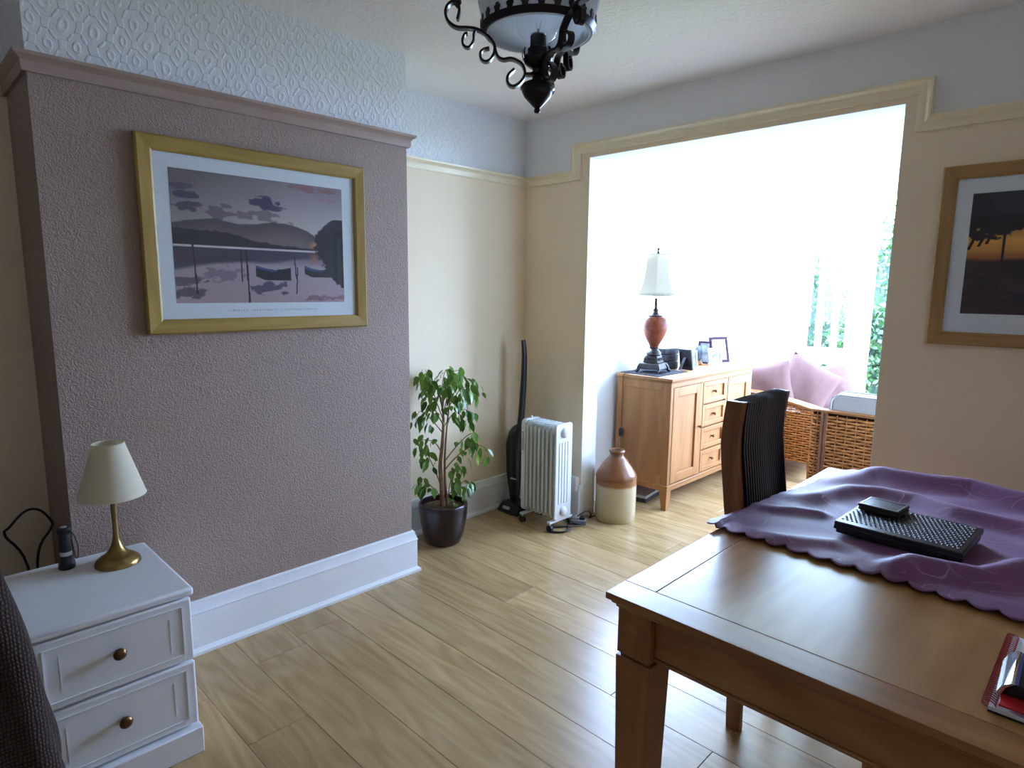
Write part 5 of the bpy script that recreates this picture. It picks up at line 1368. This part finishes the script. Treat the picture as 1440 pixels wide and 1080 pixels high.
def lake_print(nu, nv):
    U, V = np.meshgrid((np.arange(nu) + .5) / nu, (np.arange(nv) + .5) / nv)
    n1 = vnoise(U, V, 6, 10, 1); n2 = vnoise(U, V, 14, 22, 2); n3 = vnoise(U, V, 40, 40, 3, 2)
    g = np.clip(V / 0.45, 0, 1)[..., None]
    img = np.array([150, 138, 142]) * (1 - g) + np.array([226, 212, 205]) * g
    img = img * (1 - 0.22 * np.clip(1 - U * 1.6, 0, 1)[..., None]) + np.array([0, 2, 8]) * U[..., None]
    def cloud(img, cu, cv, ru, rv_, col, seed, k=1.0):
        n = vnoise(U, V, 18, 26, seed)
        m = soft(1 - ((U - cu) / ru) ** 2 - ((V - cv) / rv_) ** 2 + (n - 0.5) * 6.0, 0.6) * k
        return blend(img, m, col)
    img = cloud(img, 0.05, 0.13, 0.05, 0.025, (98, 88, 108), 11, .85); img = cloud(img, 0.06, 0.19, 0.07, 0.022, (82, 74, 96), 12, .9); img = cloud(img, 0.08, 0.265, 0.10, 0.028, (80, 72, 92), 13, .9)
    img = cloud(img, 0.25, 0.29, 0.06, 0.045, (108, 95, 112), 14, .8); img = cloud(img, 0.47, 0.30, 0.17, 0.035, (122, 106, 116), 15, .75)
    img = cloud(img, 0.50, 0.185, 0.062, 0.06, (74, 66, 98), 16, 1); img = cloud(img, 0.55, 0.22, 0.06, 0.022, (84, 74, 104), 17, .9)
    img = cloud(img, 0.85, 0.035, 0.16, 0.022, (160, 108, 112), 18, .8); img = cloud(img, 0.86, 0.11, 0.09, 0.022, (184, 140, 142), 19, .6)
    ridge = np.interp(U, [0, .08, .22, .28, .35, .45, .55, .62, .7, .76, .8, .86, 1], [.395, .375, .345, .362, .375, .365, .338, .342, .36, .39, .42, .50, .55]) + (n2 - .5) * .012
    mt = soft(V - ridge, .01) * (V < 0.56)
    fade = np.clip((V - ridge) / 0.14, 0, 1)[..., None]
    mcol = np.array([88, 78, 84]) * (1 - fade) + np.array([134, 118, 118]) * fade
    img = img * (1 - mt[..., None]) + mcol * mt[..., None]
    hill = np.interp(U, [0, .15, .3, .45, .6, .75, .85, 1], [.43, .44, .455, .50, .53, .535, .54, .55]) + (n3 - .5) * .03
    img = blend(img, soft(V - hill, .008) * (V < 0.558), (52, 46, 56))
    img = blend(img, np.clip(1 - np.hypot((U - .81) / .05, (V - .51) / .045), 0, 1), (232, 150, 104))
    water = V > 0.556
    refl = np.clip((V - 0.57) / 0.13, 0, 1)[..., None]
    w = np.array([88, 80, 94]) * (1 - refl) + np.array([186, 168, 176]) * refl
    pk = np.clip((V - .75) / .25, 0, 1)[..., None]; w = w * (1 - .5 * pk) + np.array([196, 160, 162]) * .5 * pk
    shade = soft(np.interp(U, [0, .2, .4, .55, .8, 1], [.74, .70, .665, .66, .63, .62]) + (n1 - .5) * .05 - V, .03)
    w = w * (1 - shade[..., None]) + (np.array([80, 72, 88]) + 22 * (n1 - .5)[..., None]) * shade[..., None]
    img = np.where(water[..., None], w, img)
    img = blend(img, (np.abs(V - 0.563) < 0.008) * (U < .84) * 1.0, (226, 218, 222))
    for cu, cv, ru, rv_, col, sd, k in ((.05, .83, .10, .03, (92, 78, 96), 21, .8), (.05, .92, .10, .035, (88, 74, 92), 22, .8), (.25, .78, .10, .05, (128, 114, 130), 23, .7), (.5, .88, .085, .055, (92, 82, 108), 24, .95), (.86, .965, .12, .022, (150, 104, 116), 25, .8)):
        img = cloud(img, cu, cv, ru, rv_, col, sd, k) * water[..., None] + img * (~water)[..., None]
    # wooded point on the right and its reflection
    te = np.interp(V, [.26, .30, .36, .42, .5, .56, .62, .68, .74, .80, .88], [.96, .90, .86, .805, .80, .82, .84, .86, .90, .93, .99]) + (n3 - .5) * .05
    img = blend(img, soft(U - te, .012) * ((V > .27) & (V < .875)), (24, 20, 30))
    img = blend(img, np.clip(1 - np.hypot((U - .80) / .04, (V - .62) / .07), 0, 1) * .8, (196, 112, 88))
    # moored boats
    for u0, u1, v0, v1, vb in ((.435, .645, .695, .755, .815), (.735, .93, .685, .735, .785)):
        tt = np.clip((U - u0) / (u1 - u0), 0, 1); ins = (U > u0) & (U < u1)
        topv = v0 + 0.025 * np.sin(tt * PI) + 0.012 * tt
        botv = v1 - 0.03 * (1 - np.minimum(1, tt * 5)) - 0.02 * np.maximum(0, tt - .85) * 6
        img = blend(img, (ins & (V > topv) & (V < botv)) * 1.0, (34, 34, 52))
        img = blend(img, (ins & (V > topv) & (V < topv + .02)) * (tt < .6) * 1.0, (62, 84, 128))
        img = blend(img, (ins & (V >= botv) & (V < vb - .03 * (1 - np.minimum(1, tt * 4)))) * .92, (30, 27, 36))
    for u0, du, v0, v1, wd in ((.098, .012, .55, .93, .0045), (.355, .0, .58, .83, .0035), (.383, .008, .57, 1.0, .005), (.672, .008, .61, .80, .004), (.69, -.012, .70, .93, .004)):
        uu = u0 + du * (V - v0) / (v1 - v0)
        img = blend(img, ((np.abs(U - uu) < wd) & (V > v0) & (V < v1)) * 1.0, (48, 40, 50))
    return np.clip(img * 0.93, 0, 255)
def tree_print(nu, nv):
    U, V = np.meshgrid((np.arange(nu) + .5) / nu, (np.arange(nv) + .5) / nv)
    n1 = vnoise(U, V, 8, 8, 31); n2 = vnoise(U, V, 24, 24, 32); n3 = vnoise(U, V, 10, 40, 33)
    glow = np.clip(1 - np.abs(V - .40) / .30, 0, 1)[..., None]
    img = np.array([120, 84, 52]) * (1 - glow) + np.array([244, 176, 84]) * glow
    img = blend(img, np.clip((V - .48) / .08, 0, 1) * np.clip(1 - (V - .48) / .14, 0, 1), (150, 62, 40))
    canopy = soft(np.interp(U, [0, .05, .2, .26, .3, .4, .6, .8, 1], [.34, .36, .35, .30, .16, .22, .34, .36, .33]) + (n2 - .5) * .22 - V, .02)
    img = blend(img, canopy * .97, (30, 27, 38))
    img = blend(img, soft(n2 - .60, .06) * (U > .24) * (V < .36) * .8, (126, 118, 62))
    img = blend(img, soft(V - .545 + (n1 - .5) * .05, .03), (48, 38, 44))
    img = blend(img, (soft(V - .6, .05) * (n3 > .54)) * .5, (72, 58, 60))
    for u0, wd, vb in ((.165, .007, .56), (.365, .005, .45), (.40, .008, .56), (.6, .007, .55), (.78, .009, .56), (.92, .006, .54)):
        img = blend(img, ((np.abs(U - u0) < wd) & (V > .2) & (V < vb)) * 1.0, (34, 26, 34))
    for u0, v0 in ((.03, .46), (.07, .44), (.10, .42)):
        img = blend(img, ((np.abs(U - u0 + (V - .36) * .25) < .008) & (V > .34) & (V < v0)) * 1.0, (36, 28, 36))
    return np.clip(img, 0, 255)
def print_mesh(name, img, w, h, parent):
    nv, nu = img.shape[:2]
    xs = np.linspace(-w / 2, w / 2, nu + 1); zs = np.linspace(h / 2, -h / 2, nv + 1)
    verts = np.zeros(((nu + 1) * (nv + 1), 3)); X_, Z_ = np.meshgrid(xs, zs); verts[:, 0] = X_.ravel(); verts[:, 2] = Z_.ravel()
    i = np.arange(nu)[None, :] + np.arange(nv)[:, None] * (nu + 1)
    faces = np.stack([i, i + nu + 1, i + nu + 2, i + 1], -1).reshape(-1, 4)
    me = bpy.data.meshes.new(name)
    me.vertices.add(len(verts)); me.vertices.foreach_set('co', verts.ravel())
    me.loops.add(faces.size); me.loops.foreach_set('vertex_index', faces.ravel().astype(np.int32))
    me.polygons.add(len(faces)); me.polygons.foreach_set('loop_start', np.arange(0, faces.size, 4, dtype=np.int32))
    me.update(calc_edges=True)
    ca = me.color_attributes.new('ink', 'FLOAT_COLOR', 'CORNER')
    col = np.ones((len(faces), 4, 4)); col[:, :, :3] = srgb(img).reshape(-1, 1, 3)
    ca.data.foreach_set('color', col.ravel().astype(np.float32))
    me.materials.append(m_ink); me.validate()
    o = bpy.data.objects.new(name, me); COL.objects.link(o); o.parent = parent
    return o
def framed_picture(label, loc, rz, w, h, fw, mx, img, pw, ph, poff, caption, mat):
    """local: picture in the XZ plane facing -Y, back at y=0"""
    f = thing('framed_picture', label, 'picture', loc, rz)
    mb = MB()
    prof = [(0.0, 0.0), (0.0, -0.018), (0.006, -0.024), (fw - 0.008, -0.020), (fw, -0.014), (fw, 0.0)]
    def ring(a): return [(-w / 2 + a, -h / 2 + a), (w / 2 - a, -h / 2 + a), (w / 2 - a, h / 2 - a), (-w / 2 + a, h / 2 - a)]
    for sd in range(4):
        m = MB(); vs = []
        for a, y in prof:
            r = ring(a)
            vs += [(r[sd][0], y, r[sd][1]), (r[(sd + 1) % 4][0], y, r[(sd + 1) % 4][1])]
        n = len(prof)
        fs = [(2 * i, 2 * i + 1, 2 * ((i + 1) % n) + 1, 2 * ((i + 1) % n)) for i in range(n)] + [tuple(2 * i for i in range(n)), tuple(2 * i + 1 for i in range(n - 1, -1, -1))]
        m.add(vs, fs); m.build('frame_rail', mat[0] if sd % 2 == 0 else mat[1], f, angle=30)
    MB().box(-w / 2 + fw - 0.004, w / 2 - fw + 0.004, -0.008, -0.002, -h / 2 + fw - 0.004, h / 2 - fw + 0.004).build('mount', m_mount, f, smooth=False)
    p = print_mesh('print', img, pw, ph, f); p.location = (poff[0], -0.0086, poff[1])
    MB().box(-w / 2 + fw - 0.002, w / 2 - fw + 0.002, -0.0135, -0.012, -h / 2 + fw - 0.002, h / 2 - fw + 0.002).build('glass', m_glass, f, smooth=False)
    if caption:
        mb = MB(); x = -caption / 2; rg = random.Random(4)
        while x < caption / 2:
            ww = rg.uniform(0.004, 0.007)
            if rg.random() < 0.86:
                z0 = poff[1] - ph / 2 - 0.032; mb.box(x, x + ww * 0.35, -0.0088, -0.008, z0, z0 + 0.0055); mb.box(x, x + ww * 0.7, -0.0088, -0.008, z0 + (0.0045 if rg.random() < .5 else 0), z0 + (0.0055 if rg.random() < .5 else 0.001))
            x += ww + 0.0045
        c = mb.build('caption', m_ghost, f, smooth=False); c.location = (poff[0] + 0.03, 0, 0)
    return f
m_pine_z = wood('gilt_oak_frame_z', (0.27, 0.165, 0.030), (0.41, 0.265, 0.062), 'Z', 0.4, 1.6, rnd=False)
m_pine_h = wood('gilt_oak_frame_h', (0.27, 0.165, 0.030), (0.41, 0.265, 0.062), 'X', 0.4, 1.6, rnd=False)
m_oak_z = wood('oak_frame_z', (0.30, 0.165, 0.050), (0.42, 0.25, 0.085), 'Z', 0.4, 1.6, rnd=False)
framed_picture('gilt-wood framed print of moored boats on a dusky lake, on the chimney breast', (XC + 0.0015, 1.1465, 1.6195), PI / 2, 0.905, 0.698, 0.054, None, lake_print(260, 184), 0.692, 0.482, (-0.003, 0.004), 0.38, (m_pine_h, m_pine_z))
framed_picture('oak framed print of trees against an orange sunset, on the right-hand wall', (-0.605 + 0.4525, YB - 0.0015, 1.593), 0, 0.905, 0.698, 0.052, None, tree_print(240, 160), 0.69, 0.462, (-0.002, 0.008), 0, (m_pine_x, m_oak_z))

# ================================================================== GARDEN beyond the bay
lawn = struct(MB().box(-14, 12, BY1 + 0.11, 26, -0.36, -0.30).build('ground', m_grass, smooth=False), 'lawn outside the bay')
struct(MB().box(-14, BX0 - 0.11, 3.3, BY1 + 0.11, -0.36, -0.30).build('ground_left', m_grass, smooth=False))
struct(MB().box(BX1 + 0.11, 12, -6, BY1 + 0.11, -0.36, -0.30).build('ground_side', m_grass, smooth=False))
def bush(label, cx, cy, rx, ry, rz_, n, seed):
    rg = random.Random(seed)
    b = thing('garden_shrub', label, 'shrub', (cx, cy, -0.30), 0, 'shrubs in the garden')
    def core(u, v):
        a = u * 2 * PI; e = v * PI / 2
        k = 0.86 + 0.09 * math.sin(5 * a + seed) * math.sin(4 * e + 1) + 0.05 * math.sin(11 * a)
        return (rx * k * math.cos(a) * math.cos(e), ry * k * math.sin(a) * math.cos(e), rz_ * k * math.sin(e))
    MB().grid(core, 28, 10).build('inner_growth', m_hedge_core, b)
    mb = MB()
    for i in range(n):
        a = rg.uniform(0, 2 * PI); e = math.asin(rg.random()); k = rg.uniform(0.84, 1.06) * (1 + 0.09 * math.sin(5 * a + seed) * math.sin(4 * e + 1))
        p = Vector((rx * k * math.cos(a) * math.cos(e), ry * k * math.sin(a) * math.cos(e), rz_ * k * math.sin(e)))
        d = Vector((rg.gauss(0, 1), rg.gauss(0, 1), rg.gauss(0, 1))).normalized(); s = d.cross(Vector((rg.gauss(0, 1), rg.gauss(0, 1), rg.gauss(0, 1)))).normalized()
        l = rg.uniform(0.05, 0.10); w = l * 0.32
        mb.add([p, p + d * l * .5 + s * w, p + d * l, p + d * l * .5 - s * w], [(0, 1, 2, 3)])
    f = mb.build('foliage', m_hedge, b, smooth=False, fix=False); f['kind'] = 'stuff'
bush('round dark shrub seen through the tall end window', -2.30, 8.7, 0.62, 0.6, 1.55, 5000, 1)
bush('tall shrub behind the round one in the garden', -2.55, 11.6, 1.0, 0.9, 3.1, 7000, 2)
bush('broad shrub behind the narrow end window', -4.75, 13.0, 1.0, 0.9, 2.4, 6000, 3)
bush('shrub to the right outside the end windows', -0.2, 9.6, 1.0, 0.8, 2.1, 5000, 4)
